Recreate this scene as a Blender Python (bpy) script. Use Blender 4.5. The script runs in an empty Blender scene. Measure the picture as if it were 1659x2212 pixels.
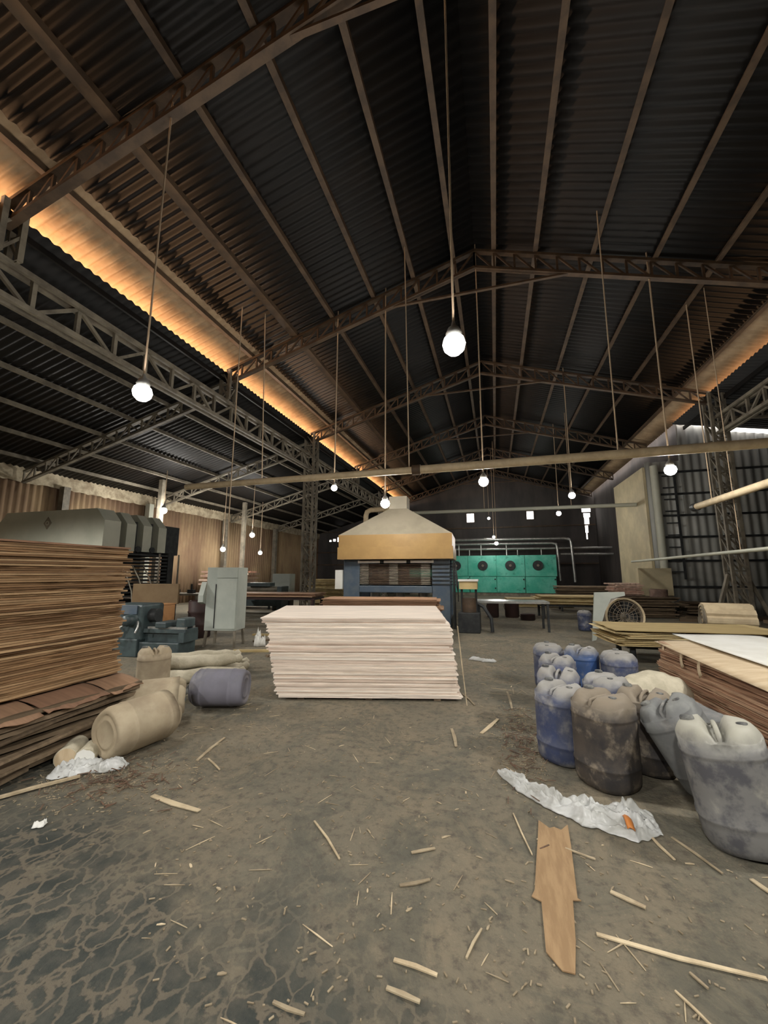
import bpy, math, random
from mathutils import Vector, Matrix, Euler
S = bpy.context.scene
COL = S.collection
R = random.Random(7)
PI = math.pi

# ------------------------------------------------------------------ camera, sky, exposure
cam = bpy.data.cameras.new('camera'); co = bpy.data.objects.new('camera', cam); COL.objects.link(co)
cam.sensor_fit = 'HORIZONTAL'; cam.sensor_width = 36.0; cam.lens = 845.0 / 1659.0 * 36.0
cam.clip_start = .05; cam.clip_end = 200
co.location = (0, 0, 1.65); co.rotation_euler = (math.radians(98.88), 0, math.radians(15.706))
S.camera = co
S.view_settings.view_transform = 'Standard'; S.view_settings.look = 'None'
S.view_settings.gamma = 1.0; S.view_settings.use_curve_mapping = False
S.view_settings.exposure = 0.5
W = bpy.data.worlds.new('sky'); S.world = W; W.use_nodes = True
bg = W.node_tree.nodes['Background']; bg.inputs[0].default_value = (1.0, .93, .88, 1); bg.inputs[1].default_value = 3.0
LAMP_POWER = 400.0
LAMP_TINT = (1.0, .965, .90)
DAY_TINT = (1.0, .55, .27)

def add_light(name, kind, loc, power, color, **kw):
    l = bpy.data.lights.new(name, kind); l.energy = power; l.color = color
    for k, v in kw.items(): setattr(l, k, v)
    o = bpy.data.objects.new(name, l); COL.objects.link(o); o.location = loc
    return o
# daylight coming through the slot between the high roof's eaves and the lower side roofs
a = add_light('eave_daylight', 'AREA', (-8.95, 13, 7.86), 800, DAY_TINT, shape='RECTANGLE', size=.16, size_y=42)
a.rotation_euler = (math.radians(180), math.radians(22), 0)
a = add_light('eave_daylight', 'AREA', (8.5, 9, 7.98), 130, DAY_TINT, shape='RECTANGLE', size=.16, size_y=24)
a.rotation_euler = (math.radians(180), math.radians(-22), 0)
# unseen lamps: rows behind and right, far left pair added to brighten the hood
for x, y in ((-4.6, -2), (-.3, -2), (3.9, -2), (4.3, 3.6), (-11.5, 4), (-11.0, -2)):
    add_light('unseen_lamp', 'SPOT', (x, y, 4.1), LAMP_POWER * (2.0 if x < -10 else 1.1 if y < 0 else 1.0), LAMP_TINT, shadow_soft_size=.14, spot_size=math.radians(165), spot_blend=.35)

# ------------------------------------------------------------------ helpers: materials
def mat(name, c1, c2=None, rough=.7, metal=0.0, scale=4.0, mix=(.35, .65), vec=(1, 1, 1), dust=None, dust_amt=(.45, .7),
        dust_scale=2.5, rand=0.0, bump=0.0, bump_scale=40.0, detail=5.0, spec=.3, dust_z=None):
    m = bpy.data.materials.new(name); m.use_nodes = True
    nt = m.node_tree; N = nt.nodes; L = nt.links
    b = N['Principled BSDF']; b.inputs['Roughness'].default_value = rough; b.inputs['Metallic'].default_value = metal
    b.inputs['Specular IOR Level'].default_value = spec
    tc = N.new('ShaderNodeTexCoord'); mp = N.new('ShaderNodeMapping'); mp.inputs['Scale'].default_value = vec
    L.new(tc.outputs['Object'], mp.inputs['Vector'])
    oi = N.new('ShaderNodeObjectInfo')
    off = N.new('ShaderNodeVectorMath'); off.operation = 'ADD'
    sc = N.new('ShaderNodeVectorMath'); sc.operation = 'SCALE'; sc.inputs[0].default_value = (7.3, 3.1, 5.7)
    L.new(oi.outputs['Random'], sc.inputs['Scale']); L.new(mp.outputs[0], off.inputs[0]); L.new(sc.outputs[0], off.inputs[1])
    def noise(s, d=detail, v=off):
        n = N.new('ShaderNodeTexNoise'); n.inputs['Scale'].default_value = s; n.inputs['Detail'].default_value = d
        n.inputs['Roughness'].default_value = .62
        L.new(v.outputs[0], n.inputs['Vector']); return n
    def ramp(src, lo, hi):
        r = N.new('ShaderNodeMapRange'); r.inputs['From Min'].default_value = lo; r.inputs['From Max'].default_value = hi
        r.interpolation_type = 'SMOOTHSTEP'; L.new(src, r.inputs['Value']); return r.outputs[0]
    def mixc(f, a, b_):
        x = N.new('ShaderNodeMix'); x.data_type = 'RGBA'
        if hasattr(f, 'type'): L.new(f, x.inputs['Factor'])
        else: x.inputs['Factor'].default_value = f
        for s, v in ((x.inputs['A'], a), (x.inputs['B'], b_)):
            if isinstance(v, tuple): s.default_value = (*v[:3], 1)
            else: L.new(v, s)
        return x.outputs['Result']
    col = c1
    if c2 is not None: col = mixc(ramp(noise(scale).outputs['Fac'], *mix), c1, c2)
    if rand:
        r = N.new('ShaderNodeMapRange'); r.inputs['To Min'].default_value = 1 - rand; r.inputs['To Max'].default_value = 1 + rand
        L.new(oi.outputs['Random'], r.inputs['Value'])
        h = N.new('ShaderNodeHueSaturation'); L.new(r.outputs[0], h.inputs['Value'])
        if isinstance(col, tuple): h.inputs['Color'].default_value = (*col, 1)
        else: L.new(col, h.inputs['Color'])
        col = h.outputs[0]
    if dust is not None:
        f = ramp(noise(dust_scale).outputs['Fac'], *dust_amt)
        if dust_z is not None:
            sp = N.new('ShaderNodeSeparateXYZ'); L.new(tc.outputs['Object'], sp.inputs[0])
            z = N.new('ShaderNodeMath'); z.operation = 'MULTIPLY_ADD'; L.new(noise(9).outputs['Fac'], z.inputs[0]); z.inputs[1].default_value = .12
            L.new(sp.outputs['Z'], z.inputs[2])
            mx = N.new('ShaderNodeMath'); mx.operation = 'MAXIMUM'; L.new(f, mx.inputs[0]); L.new(ramp(z.outputs[0], *dust_z), mx.inputs[1]); f = mx.outputs[0]
        col = mixc(f, col, dust)
    if isinstance(col, tuple): b.inputs['Base Color'].default_value = (*col, 1)
    else: L.new(col, b.inputs['Base Color'])
    if bump:
        bn = N.new('ShaderNodeBump'); bn.inputs['Strength'].default_value = bump; bn.inputs['Distance'].default_value = .02
        L.new(noise(bump_scale, 4).outputs['Fac'], bn.inputs['Height']); L.new(bn.outputs[0], b.inputs['Normal'])
    return m

def emit(name, c, s):
    m = bpy.data.materials.new(name); m.use_nodes = True; b = m.node_tree.nodes['Principled BSDF']
    b.inputs['Base Color'].default_value = (*c, 1); b.inputs['Emission Color'].default_value = (*c, 1); b.inputs['Emission Strength'].default_value = s
    return m

def wood(name, ca, cb, cc, rand=.22, grain=(1, 14, 1)):
    """sheet wood: each sheet picks its own tone; streaks along the sheet"""
    m = bpy.data.materials.new(name); m.use_nodes = True; nt = m.node_tree; N = nt.nodes; L = nt.links
    b = N['Principled BSDF']; b.inputs['Roughness'].default_value = .75; b.inputs['Specular IOR Level'].default_value = .25
    oi = N.new('ShaderNodeObjectInfo'); cr = N.new('ShaderNodeValToRGB'); e = cr.color_ramp.elements
    e[0].color = (*ca, 1); e[1].color = (*cc, 1); n = e.new(.5); n.color = (*cb, 1)
    L.new(oi.outputs['Random'], cr.inputs[0])
    tc = N.new('ShaderNodeTexCoord'); mp = N.new('ShaderNodeMapping'); mp.inputs['Scale'].default_value = grain
    L.new(tc.outputs['Object'], mp.inputs[0])
    nz = N.new('ShaderNodeTexNoise'); nz.noise_dimensions = '4D'; nz.inputs['Scale'].default_value = 2.2; nz.inputs['Detail'].default_value = 6
    w = N.new('ShaderNodeMath'); w.operation = 'MULTIPLY'; w.inputs[1].default_value = 40; L.new(oi.outputs['Random'], w.inputs[0]); L.new(w.outputs[0], nz.inputs['W'])
    L.new(mp.outputs[0], nz.inputs['Vector'])
    mr = N.new('ShaderNodeMapRange'); mr.inputs['From Min'].default_value = .3; mr.inputs['From Max'].default_value = .7
    mr.inputs['To Min'].default_value = 1 - rand; mr.inputs['To Max'].default_value = 1 + rand * .6; L.new(nz.outputs['Fac'], mr.inputs['Value'])
    h = N.new('ShaderNodeHueSaturation'); L.new(cr.outputs[0], h.inputs['Color']); L.new(mr.outputs[0], h.inputs['Value'])
    L.new(h.outputs[0], b.inputs['Base Color'])
    return m

# ------------------------------------------------------------------ helpers: meshes
class MB:
    def __init__(s): s.v = []; s.f = []; s.sm = []
    def add(s, vs, fs, smooth=False):
        o = len(s.v); s.v += [tuple(p) for p in vs]
        for f in fs: s.f.append([i + o for i in f]); s.sm.append(smooth)
        return s
    def box(s, c, d, rot=None):
        c = Vector(c); M = Euler(rot).to_matrix() if rot else Matrix.Identity(3)
        vs = [c + M @ Vector((sx * d[0] / 2, sy * d[1] / 2, sz * d[2] / 2)) for sz in (-1, 1) for sy in (-1, 1) for sx in (-1, 1)]
        return s.add(vs, [(0, 2, 3, 1), (4, 5, 7, 6), (0, 1, 5, 4), (1, 3, 7, 5), (3, 2, 6, 7), (2, 0, 4, 6)])
    def b2(s, lo, hi): return s.box([(a + b) / 2 for a, b in zip(lo, hi)], [b - a for a, b in zip(lo, hi)])
    def bar(s, p, q, w, h=None, up=(0, 0, 1)):
        h = h or w; p = Vector(p); q = Vector(q); d = (q - p).normalized(); u = Vector(up)
        if abs(d.dot(u)) > .98: u = Vector((0, 1, 0))
        a = d.cross(u).normalized(); b = a.cross(d)
        vs = [e + a * (sx * w / 2) + b * (sy * h / 2) for e in (p, q) for sx, sy in ((-1, -1), (1, -1), (1, 1), (-1, 1))]
        return s.add(vs, [(3, 2, 1, 0), (4, 5, 6, 7), (0, 1, 5, 4), (1, 2, 6, 5), (2, 3, 7, 6), (3, 0, 4, 7)])
    def tube(s, pts, r, n=10, caps=True):
        pts = [Vector(p) for p in pts]; rs = r if isinstance(r, (list, tuple)) else [r] * len(pts)
        rings = []; a0 = None
        for i, p in enumerate(pts):
            d = (pts[min(i + 1, len(pts) - 1)] - pts[max(i - 1, 0)]).normalized()
            if a0 is None:
                u = Vector((0, 0, 1)) if abs(d.z) < .9 else Vector((1, 0, 0)); a0 = d.cross(u).normalized()
            else: a0 = (a0 - d * a0.dot(d)).normalized()
            b = d.cross(a0)
            rings.append([p + (a0 * math.cos(2 * PI * k / n) + b * math.sin(2 * PI * k / n)) * rs[i] for k in range(n)])
        vs = [v for rg in rings for v in rg]; fs = []
        for i in range(len(pts) - 1):
            for k in range(n): fs.append((i * n + k, i * n + (k + 1) % n, (i + 1) * n + (k + 1) % n, (i + 1) * n + k))
        s.add(vs, fs, True)
        if caps: s.add(rings[0], [tuple(reversed(range(n)))]); s.add(rings[-1], [tuple(range(n))])
        return s
    def cyl(s, p, q, r, n=16, r2=None): return s.tube([p, q], [r, r if r2 is None else r2], n)
    def lathe(s, prof, n=24, c=(0, 0, 0), ax='z', power=2.0, jit=0.0, rr=None):
        vs = []
        for (r, z) in prof:
            for k in range(n):
                t = 2 * PI * k / n; cx, sy = math.cos(t), math.sin(t)
                if power != 2.0:
                    q = (abs(cx) ** power + abs(sy) ** power) ** (-1 / power); cx *= q; sy *= q
                j = 1 + (rr.uniform(-jit, jit) if rr else 0)
                x, y = cx * r * j, sy * r * j
                vs.append({'z': (c[0] + x, c[1] + y, c[2] + z), 'x': (c[0] + z, c[1] + x, c[2] + y), 'y': (c[0] + y, c[1] + z, c[2] + x)}[ax])
        fs = [(i * n + k, i * n + (k + 1) % n, (i + 1) * n + (k + 1) % n, (i + 1) * n + k) for i in range(len(prof) - 1) for k in range(n)]
        s.add(vs, fs, True)
        if prof[0] == prof[-1]: return s                     # a closed ring needs no end caps
        if prof[0][0] > 1e-4: s.add(vs[:n], [tuple(reversed(range(n)))])
        if prof[-1][0] > 1e-4: s.add(vs[-n:], [tuple(range(n))])
        return s
    def prism(s, pts, d0, d1, f):
        """outline pts extruded from d0 to d1; f(u, v, d) -> xyz"""
        n = len(pts); vs = [f(u, v, d0) for u, v in pts] + [f(u, v, d1) for u, v in pts]
        return s.add(vs, [tuple(reversed(range(n))), tuple(range(n, 2 * n))] + [(k, (k + 1) % n, n + (k + 1) % n, n + k) for k in range(n)])
    def grid(s, fn, nu, nv, smooth=True):
        vs = [fn(i / nu, j / nv) for j in range(nv + 1) for i in range(nu + 1)]
        fs = [(j * (nu + 1) + i, j * (nu + 1) + i + 1, (j + 1) * (nu + 1) + i + 1, (j + 1) * (nu + 1) + i) for j in range(nv) for i in range(nu)]
        return s.add(vs, fs, smooth)
    def build(s, name, m, parent=None, bevel=0, solid=0, fix=True):
        me = bpy.data.meshes.new(name); me.from_pydata(s.v, [], s.f); me.polygons.foreach_set('use_smooth', s.sm); me.materials.append(m)
        if fix:
            import bmesh
            bm = bmesh.new(); bm.from_mesh(me); bmesh.ops.recalc_face_normals(bm, faces=bm.faces); bm.to_mesh(me); bm.free()
        me.update()
        o = bpy.data.objects.new(name, me); COL.objects.link(o)
        if parent: o.parent = parent
        if solid:
            md = o.modifiers.new('solid', 'SOLIDIFY'); md.thickness = solid; md.offset = 0
        if bevel:
            md = o.modifiers.new('bevel', 'BEVEL'); md.width = bevel; md.segments = 2; md.limit_method = 'ANGLE'
        return o

def tag(o, label, cat, group=None, kind=None):
    o['label'] = label; o['category'] = cat
    if group: o['group'] = group
    if kind: o['kind'] = kind
    return o
def struct(o): o['kind'] = 'structure'; return o
def thing(name, label, cat, loc=(0, 0, 0), rz=0.0, group=None, rot=None):
    o = bpy.data.objects.new(name, None); COL.objects.link(o); o.location = loc; o.rotation_euler = rot or (0, 0, rz); o.empty_display_size = .1
    return tag(o, label, cat, group)
KIDS = {}
def dup(root, loc, rot, label, group=None, swap=None):
    r = root.copy(); COL.objects.link(r); r.location = loc; r.rotation_euler = rot; r['label'] = label
    if group: r['group'] = group
    for ch in [o for o in list(COL.objects) if o.parent == root]:
        c = ch.copy(); COL.objects.link(c); c.parent = r
        if swap and c.data and c.data.materials and c.data.materials[0] in swap:
            c.material_slots[0].link = 'OBJECT'; c.material_slots[0].material = swap[ch.data.materials[0]]
        for g in [o for o in list(COL.objects) if o.parent == ch]:
            d = g.copy(); COL.objects.link(d); d.parent = c
    return r

# ------------------------------------------------------------------ materials
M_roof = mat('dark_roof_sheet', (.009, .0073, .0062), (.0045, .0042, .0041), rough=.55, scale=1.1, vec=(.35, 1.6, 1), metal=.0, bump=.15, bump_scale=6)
M_eave = mat('translucent_eave_sheet', (.50, .36, .22), (.36, .25, .15), rough=.6, scale=2)
M_steel = mat('rusty_brown_steel', (.115, .075, .045), (.065, .043, .028), rough=.6, scale=3, spec=.4)
M_steelg = mat('dusty_grey_steel', (.26, .23, .175), (.15, .13, .10), rough=.6, scale=3, spec=.4)
M_dark = mat('black_steel', (.022, .024, .026), (.04, .042, .042), rough=.5, scale=6)
M_wallb = mat('dark_back_wall', (.10, .088, .082), (.062, .056, .055), rough=.8, scale=.8, vec=(1, 1, .3))
M_walll = mat('brown_side_wall', (.48, .345, .20), (.24, .15, .095), rough=.8, scale=.7, vec=(1, .6, .25))
M_insul = mat('pale_crumpled_insulation', (.55, .47, .33), (.30, .24, .16), rough=.7, scale=3)
M_wallr = mat('grey_cladding', (.54, .54, .50), (.36, .37, .35), rough=.5, scale=.9, vec=(1, 1, .3), spec=.4)
M_beige = mat('beige_sheet', (.58, .50, .32), (.44, .38, .25), rough=.6, scale=1.0)
M_hoodtan = mat('tan_hood_metal', (.43, .27, .105), (.36, .22, .085), rough=.4, scale=1.5, spec=.5)
M_hoodgrey = mat('pale_hood_metal', (.42, .37, .28), (.35, .31, .23), rough=.45, scale=1.5, spec=.5)
M_green = mat('teal_green_paint', (.05, .44, .31), (.14, .56, .43), rough=.45, scale=1.1, dust=(.02, .24, .16), dust_amt=(.55, .75), spec=.5)
M_blue = mat('blue_grey_paint', (.065, .095, .135), (.10, .125, .15), rough=.45, scale=3, spec=.5)
M_lathe = mat('dark_teal_machine_paint', (.055, .082, .085), (.035, .05, .055), rough=.45, scale=4, dust=(.14, .13, .11), dust_amt=(.6, .8), spec=.5)
M_cab = mat('pale_grey_green_cabinet', (.44, .47, .42), (.37, .40, .36), rough=.4, scale=1.5, spec=.5)
M_hood2 = mat('grey_green_hood', (.52, .52, .43), (.44, .45, .37), rough=.5, scale=1.0, spec=.4)
M_chrome = mat('bright_metal', (.55, .55, .53), (.4, .4, .38), rough=.3, metal=.7, scale=5)
M_pipe = mat('cream_pipe', (.68, .56, .37), (.54, .43, .28), rough=.5, scale=4)
M_white = mat('white_sheet', (.80, .80, .76), (.70, .69, .64), rough=.6, scale=2)
M_pale = wood('pale_plywood', (.64, .50, .41), (.80, .69, .59), (.91, .83, .73), rand=.20)
M_tan = wood('tan_veneer', (.115, .060, .027), (.275, .16, .078), (.46, .31, .17), rand=.38)
M_red = wood('reddish_veneer', (.28, .15, .09), (.40, .24, .15), (.54, .37, .24), rand=.3)
M_yel = wood('yellow_veneer', (.36, .27, .12), (.52, .40, .2), (.66, .54, .3), rand=.3)
M_brn = wood('old_brown_veneer', (.10, .07, .045), (.17, .125, .08), (.26, .19, .125), rand=.35)
M_rust = wood('brown_cover_veneer', (.24, .135, .085), (.27, .16, .10), (.32, .195, .12), rand=.2)
M_bark = mat('bark_shreds', (.17, .10, .065), (.09, .06, .042), scale=9)
M_topsheet = mat('veneer_cover_sheet', (.62, .50, .34), (.50, .38, .24), rough=.7, scale=2, vec=(1, 4, 1))
M_splinter = mat('pale_splinter', (.52, .43, .29), (.34, .27, .175), rough=.8, scale=6, rand=.35)
M_card = mat('tan_veneer_strip', (.36, .24, .13), (.28, .18, .095), rough=.8, scale=5, vec=(6, 1, 1))
DUST = (.40, .385, .34)
M_dblue = mat('blue_drum_plastic', (.040, .055, .125), (.07, .08, .125), rough=.5, scale=4, dust=(.30, .29, .27), dust_amt=(.44, .80), dust_z=(.56, .68), spec=.4, dust_scale=6)
M_dblue2 = mat('bright_blue_drum_plastic', (.035, .08, .22), (.05, .08, .16), rough=.45, scale=3, dust=(.30, .29, .27), dust_amt=(.58, .85), dust_z=(.57, .70), spec=.4, dust_scale=5)
M_dblack = mat('grimy_black_drum_plastic', (.075, .062, .052), (.035, .033, .034), rough=.6, scale=5, dust=(.24, .20, .15), dust_amt=(.50, .72), dust_z=(.52, .68), dust_scale=8)
M_dgrey = mat('grey_drum_plastic', (.185, .183, .178), (.085, .085, .095), rough=.55, scale=7, mix=(.42, .62), dust=(.40, .39, .33), dust_amt=(.54, .82), dust_z=(.55, .68), dust_scale=5)
M_dgrey2 = mat('dusty_grey_drum_plastic', (.22, .225, .215), (.10, .105, .115), rough=.6, scale=3, dust=(.35, .34, .31), dust_amt=(.48, .75), dust_scale=3)
M_dbeige = mat('dust_caked_drum_plastic', (.38, .31, .21), (.30, .24, .165), rough=.8, scale=4, dust=(.44, .37, .26), dust_amt=(.4, .7), dust_scale=3)
M_dlilac = mat('dusty_blue_grey_drum', (.17, .165, .20), (.12, .12, .145), rough=.6, scale=3, dust=(.30, .28, .28), dust_amt=(.45, .75), dust_scale=3)
M_cap = mat('black_plastic_cap', (.04, .042, .046), (.20, .20, .185), rough=.6, scale=14)
M_sack = mat('pale_woven_sack', (.58, .53, .41), (.44, .40, .30), rough=.8, scale=6, bump=.3, bump_scale=30)
M_plastic = mat('white_plastic_film', (.66, .67, .66), (.44, .44, .41), rough=.32, scale=4, vec=(1, 2, 1), spec=.5)
M_plastic.node_tree.nodes['Principled BSDF'].inputs['Alpha'].default_value = .80
M_orange = mat('orange_plastic_tape', (.55, .20, .05), rough=.4)
M_bulb = emit('lamp_bulb', (1, .97, .9), 12.0)
M_alu = mat('lamp_housing', (.5, .5, .48), rough=.4, metal=.5)
M_cord = mat('dusty_cord', (.50, .38, .26), rough=.8)
M_board = mat('brown_board', (.17, .115, .06), (.14, .09, .045), rough=.7, scale=2)
M_orangebox = mat('orange_brown_box', (.48, .25, .11), (.38, .19, .08), rough=.7, scale=3)
M_maroon = mat('dark_maroon', (.05, .025, .022), (.03, .018, .017), rough=.6, scale=3)
M_mesh = mat('fan_guard_wire', (.24, .20, .15), rough=.6)
M_rustb = mat('rusty_barrel_paint', (.20, .13, .10), (.10, .065, .05), scale=4)
M_pink = wood('pink_veneer', (.42, .25, .19), (.54, .36, .28), (.66, .5, .4), rand=.3)

def floor_material():
    m = bpy.data.materials.new('dirt_over_pavers'); m.use_nodes = True; nt = m.node_tree; N = nt.nodes; L = nt.links
    b = N['Principled BSDF']; b.inputs['Roughness'].default_value = .85; b.inputs['Specular IOR Level'].default_value = .2
    tc = N.new('ShaderNodeTexCoord')
    def nz(s, d=6, rough=.6, dist=0, vec=None):
        n = N.new('ShaderNodeTexNoise'); n.inputs['Scale'].default_value = s; n.inputs['Detail'].default_value = d; n.inputs['Roughness'].default_value = rough
        n.inputs['Distortion'].default_value = dist; L.new(vec or tc.outputs['Object'], n.inputs['Vector']); return n.outputs['Fac']
    def mr(src, lo, hi, a=0, c=1):
        r = N.new('ShaderNodeMapRange'); r.interpolation_type = 'SMOOTHSTEP'
        for k, v in (('From Min', lo), ('From Max', hi), ('To Min', a), ('To Max', c)): r.inputs[k].default_value = v
        L.new(src, r.inputs['Value']); return r.outputs[0]
    def op(o, x, y):
        n = N.new('ShaderNodeMath'); n.operation = o
        if o == 'MULTIPLY_ADD': n.inputs[2].default_value = .85
        for s, v in zip(n.inputs, (x, y)):
            if isinstance(v, (int, float)): s.default_value = v
            else: L.new(v, s)
        return n.outputs[0]
    def mix(f, x, y):
        n = N.new('ShaderNodeMix'); n.data_type = 'RGBA'; L.new(f, n.inputs['Factor'])
        for s, v in ((n.inputs['A'], x), (n.inputs['B'], y)):
            if isinstance(v, tuple): s.default_value = (*v, 1)
            else: L.new(v, s)
        return n.outputs['Result']
    # packed dirt
    dirt = mix(mr(nz(1.1), .35, .65), (.235, .20, .142), (.175, .16, .122))
    dirt = mix(mr(nz(14, 8, .7), .45, .70), dirt, (.115, .10, .078))
    dirt = mix(mr(nz(38, 4, .6), .60, .74), dirt, (.30, .245, .17))
    # exposed interlocking pavers
    mp = N.new('ShaderNodeMapping'); mp.inputs['Rotation'].default_value = (0, 0, math.radians(-52)); mp.inputs['Scale'].default_value = (1.0, .62, 1)
    L.new(tc.outputs['Object'], mp.inputs['Vector'])
    wob = N.new('ShaderNodeTexNoise'); wob.inputs['Scale'].default_value = 6; wob.inputs['Detail'].default_value = 6; L.new(tc.outputs['Object'], wob.inputs['Vector'])
    wv = N.new('ShaderNodeVectorMath'); wv.operation = 'SCALE'; wv.inputs['Scale'].default_value = .20; L.new(wob.outputs['Color'], wv.inputs[0])
    ad = N.new('ShaderNodeVectorMath'); ad.operation = 'ADD'; L.new(mp.outputs[0], ad.inputs[0]); L.new(wv.outputs[0], ad.inputs[1])
    vo = N.new('ShaderNodeTexVoronoi'); vo.feature = 'DISTANCE_TO_EDGE'; vo.inputs['Scale'].default_value = 8.5; vo.inputs['Randomness'].default_value = .55
    L.new(ad.outputs[0], vo.inputs['Vector'])
    joint = op('MULTIPLY', mr(op('ADD', vo.outputs['Distance'], op('MULTIPLY', nz(3.5, 5), -.12)), -.03, .03), mr(nz(17, 6, .7), .26, .42))
    paver = mix(mr(nz(9, 5), .4, .65), (.046, .052, .047), (.078, .078, .066))
    joints = mix(joint, (.150, .130, .098), paver)
    sp = N.new('ShaderNodeSeparateXYZ'); L.new(tc.outputs['Object'], sp.inputs[0])
    g = op('ADD', op('MULTIPLY', sp.outputs['X'], -.25), op('MULTIPLY_ADD', sp.outputs['Y'], -1.0))      # worn bare where carts pass
    e = op('ADD', g, op('MULTIPLY', nz(1.6, 5, .65), 2.3))
    bare = mr(e, -.10, .85)
    bare = op('MULTIPLY', bare, mr(nz(5, 5), .25, .45))
    colr = mix(bare, dirt, joints)
    # damp grey scuffs in the aisle
    colr = mix(op('MULTIPLY', mr(nz(1.5, 8, .75, 1.2), .46, .62), .55), colr, (.085, .088, .074))
    L.new(colr, b.inputs['Base Color'])
    bp = N.new('ShaderNodeBump'); bp.inputs['Strength'].default_value = .6; bp.inputs['Distance'].default_value = .03
    L.new(op('ADD', op('MULTIPLY', op('MULTIPLY', joint, bare), .25), nz(22, 8, .7)), bp.inputs['Height']); L.new(bp.outputs[0], b.inputs['Normal'])
    return m
M_floor = floor_material()

# ------------------------------------------------------------------ the building
def undul(x, y): return .006 * math.sin(2.3 * x + 1.1 * y) + .005 * math.sin(3.7 * y - 1.9 * x)
struct(MB().box((-1, 14, -.1), (40, 46, .2)).build('floor', M_floor))

def roof_z(x): return 10.75 - .31 * abs(x + .2)
def corrugate(name, m, x0, x1, zf, y0, y1, pitch=.2, amp=.022, nx=1, parent=None, lap=None):
    n = int((y1 - y0) / pitch * 6); mb = MB()
    def fn(u, v):
        y = y0 + (y1 - y0) * u; x = x0 + (x1 - x0) * v
        return (x, y, zf(x) + amp * math.cos(2 * PI * (y - y0) / pitch))
    return mb.grid(fn, n, nx).build(name, m, parent, fix=False, solid=.004)
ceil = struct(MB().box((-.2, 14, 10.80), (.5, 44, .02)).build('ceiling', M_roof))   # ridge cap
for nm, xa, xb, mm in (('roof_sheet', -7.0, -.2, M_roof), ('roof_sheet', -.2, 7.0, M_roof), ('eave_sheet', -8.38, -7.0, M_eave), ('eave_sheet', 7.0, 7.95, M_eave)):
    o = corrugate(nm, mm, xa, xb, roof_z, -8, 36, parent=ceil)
    o['kind'] = 'structure'
PX = [-7.15, -5.65, -4.4, -3.1, -1.9, -.75, .35, 1.4, 2.75, 4.1, 5.35, 6.95]
for x in PX:
    z = roof_z(x) - .10; mb = MB()
    wdt = .17 if x in (-5.65,) else .07
    mb.b2((x - wdt / 2, -8, z - .06), (x + wdt / 2, 36, z + .05)); mb.b2((x - .05 - wdt / 2, -8, z - .075), (x + wdt / 2, 36, z - .06))
    p = mb.build('purlin', M_steel, ceil); p['kind'] = 'structure'

def truss_members(mb_list, top, bot, n, w, parent, m, alt=False):
    """top/bot: lists of points (same ends); n panels"""
    def at(pl, t):
        L = [0]
        for a_, b_ in zip(pl, pl[1:]): L.append(L[-1] + (Vector(b_) - Vector(a_)).length)
        d = t * L[-1]
        for i in range(len(pl) - 1):
            if d <= L[i + 1] + 1e-6: return Vector(pl[i]).lerp(Vector(pl[i + 1]), (d - L[i]) / (L[i + 1] - L[i]))
        return Vector(pl[-1])
    web = MB()
    for i in range(n + 1):
        web.bar(at(top, i / n), at(bot, i / n), w * .7)
        if i < n:
            if (i % 2 == 0) or not alt: web.bar(at(bot, i / n), at(top, (i + 1) / n), w * .6)
            else: web.bar(at(top, i / n), at(bot, (i + 1) / n), w * .6)
    web.build('web', m, parent)
def main_truss(Y, label, m=M_steel):
    t = thing('roof_truss', label, 'truss', (0, Y, 0), group='lattice roof trusses of the high hall')
    for sgn in (-1, 1):
        xs = [-.2 + sgn * 7.85, -.2]
        top = [(x, 0, roof_z(x) - .22) for x in xs]; bot = [(x, 0, roof_z(x) - .22 - dz) for x, dz in zip(xs, (.42, .52))]
        MB().bar(top[0], top[1], .14, .07).build('top_chord', m, t); MB().bar(bot[0], bot[1], .14, .07).build('bottom_chord', m, t)
        truss_members(None, top, bot, 15, .07, t, m)
    MB().bar((-2.6, 0, roof_z(-2.6) - .70), (2.2, 0, roof_z(2.2) - .70), .08, .05).build('tie_bar', m, t)
    return t
for Y, lb in ((4, 'nearest roof truss, crossing the top left corner overhead'), (10, 'second roof truss, its peak above the hanging centre lamp'),
              (16, 'third roof truss, ending on the lattice column right of the belt roll'), (22, 'fourth roof truss, seen above the long cream pipe'),
              (28, 'fifth roof truss, dim and small far down the hall'), (34, 'farthest roof truss, just in front of the dark end wall')):
    main_truss(Y, lb)

# longitudinal lattice girders carrying the eaves
def girder(x, y0, y1, z0, z1, label, n, m=M_steelg):
    t = thing('lattice_girder', label, 'girder', (x, 0, 0))
    for dx in (-.10, .10):
        MB().bar((dx, y0, z1), (dx, y1, z1), .08, .10).build('top_chord', m, t)
        MB().bar((dx, y0, z0), (dx, y1, z0), .08, .10).build('bottom_chord', m, t)
    truss_members(None, [(0, y0, z1), (0, y1, z1)], [(0, y0, z0), (0, y1, z0)], n, .11, t, m, alt=True)
girder(-8.05, -2, 16, 6.38, 7.02, 'long grey lattice girder along the left side, nearest run', 22)
girder(-8.05, 16, 34, 6.38, 7.02, 'far run of the left lattice girder, behind the full height column', 22)
girder(7.9, -2, 16, 6.55, 7.15, 'lattice girder along the right side above the corner pipes', 22)

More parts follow.
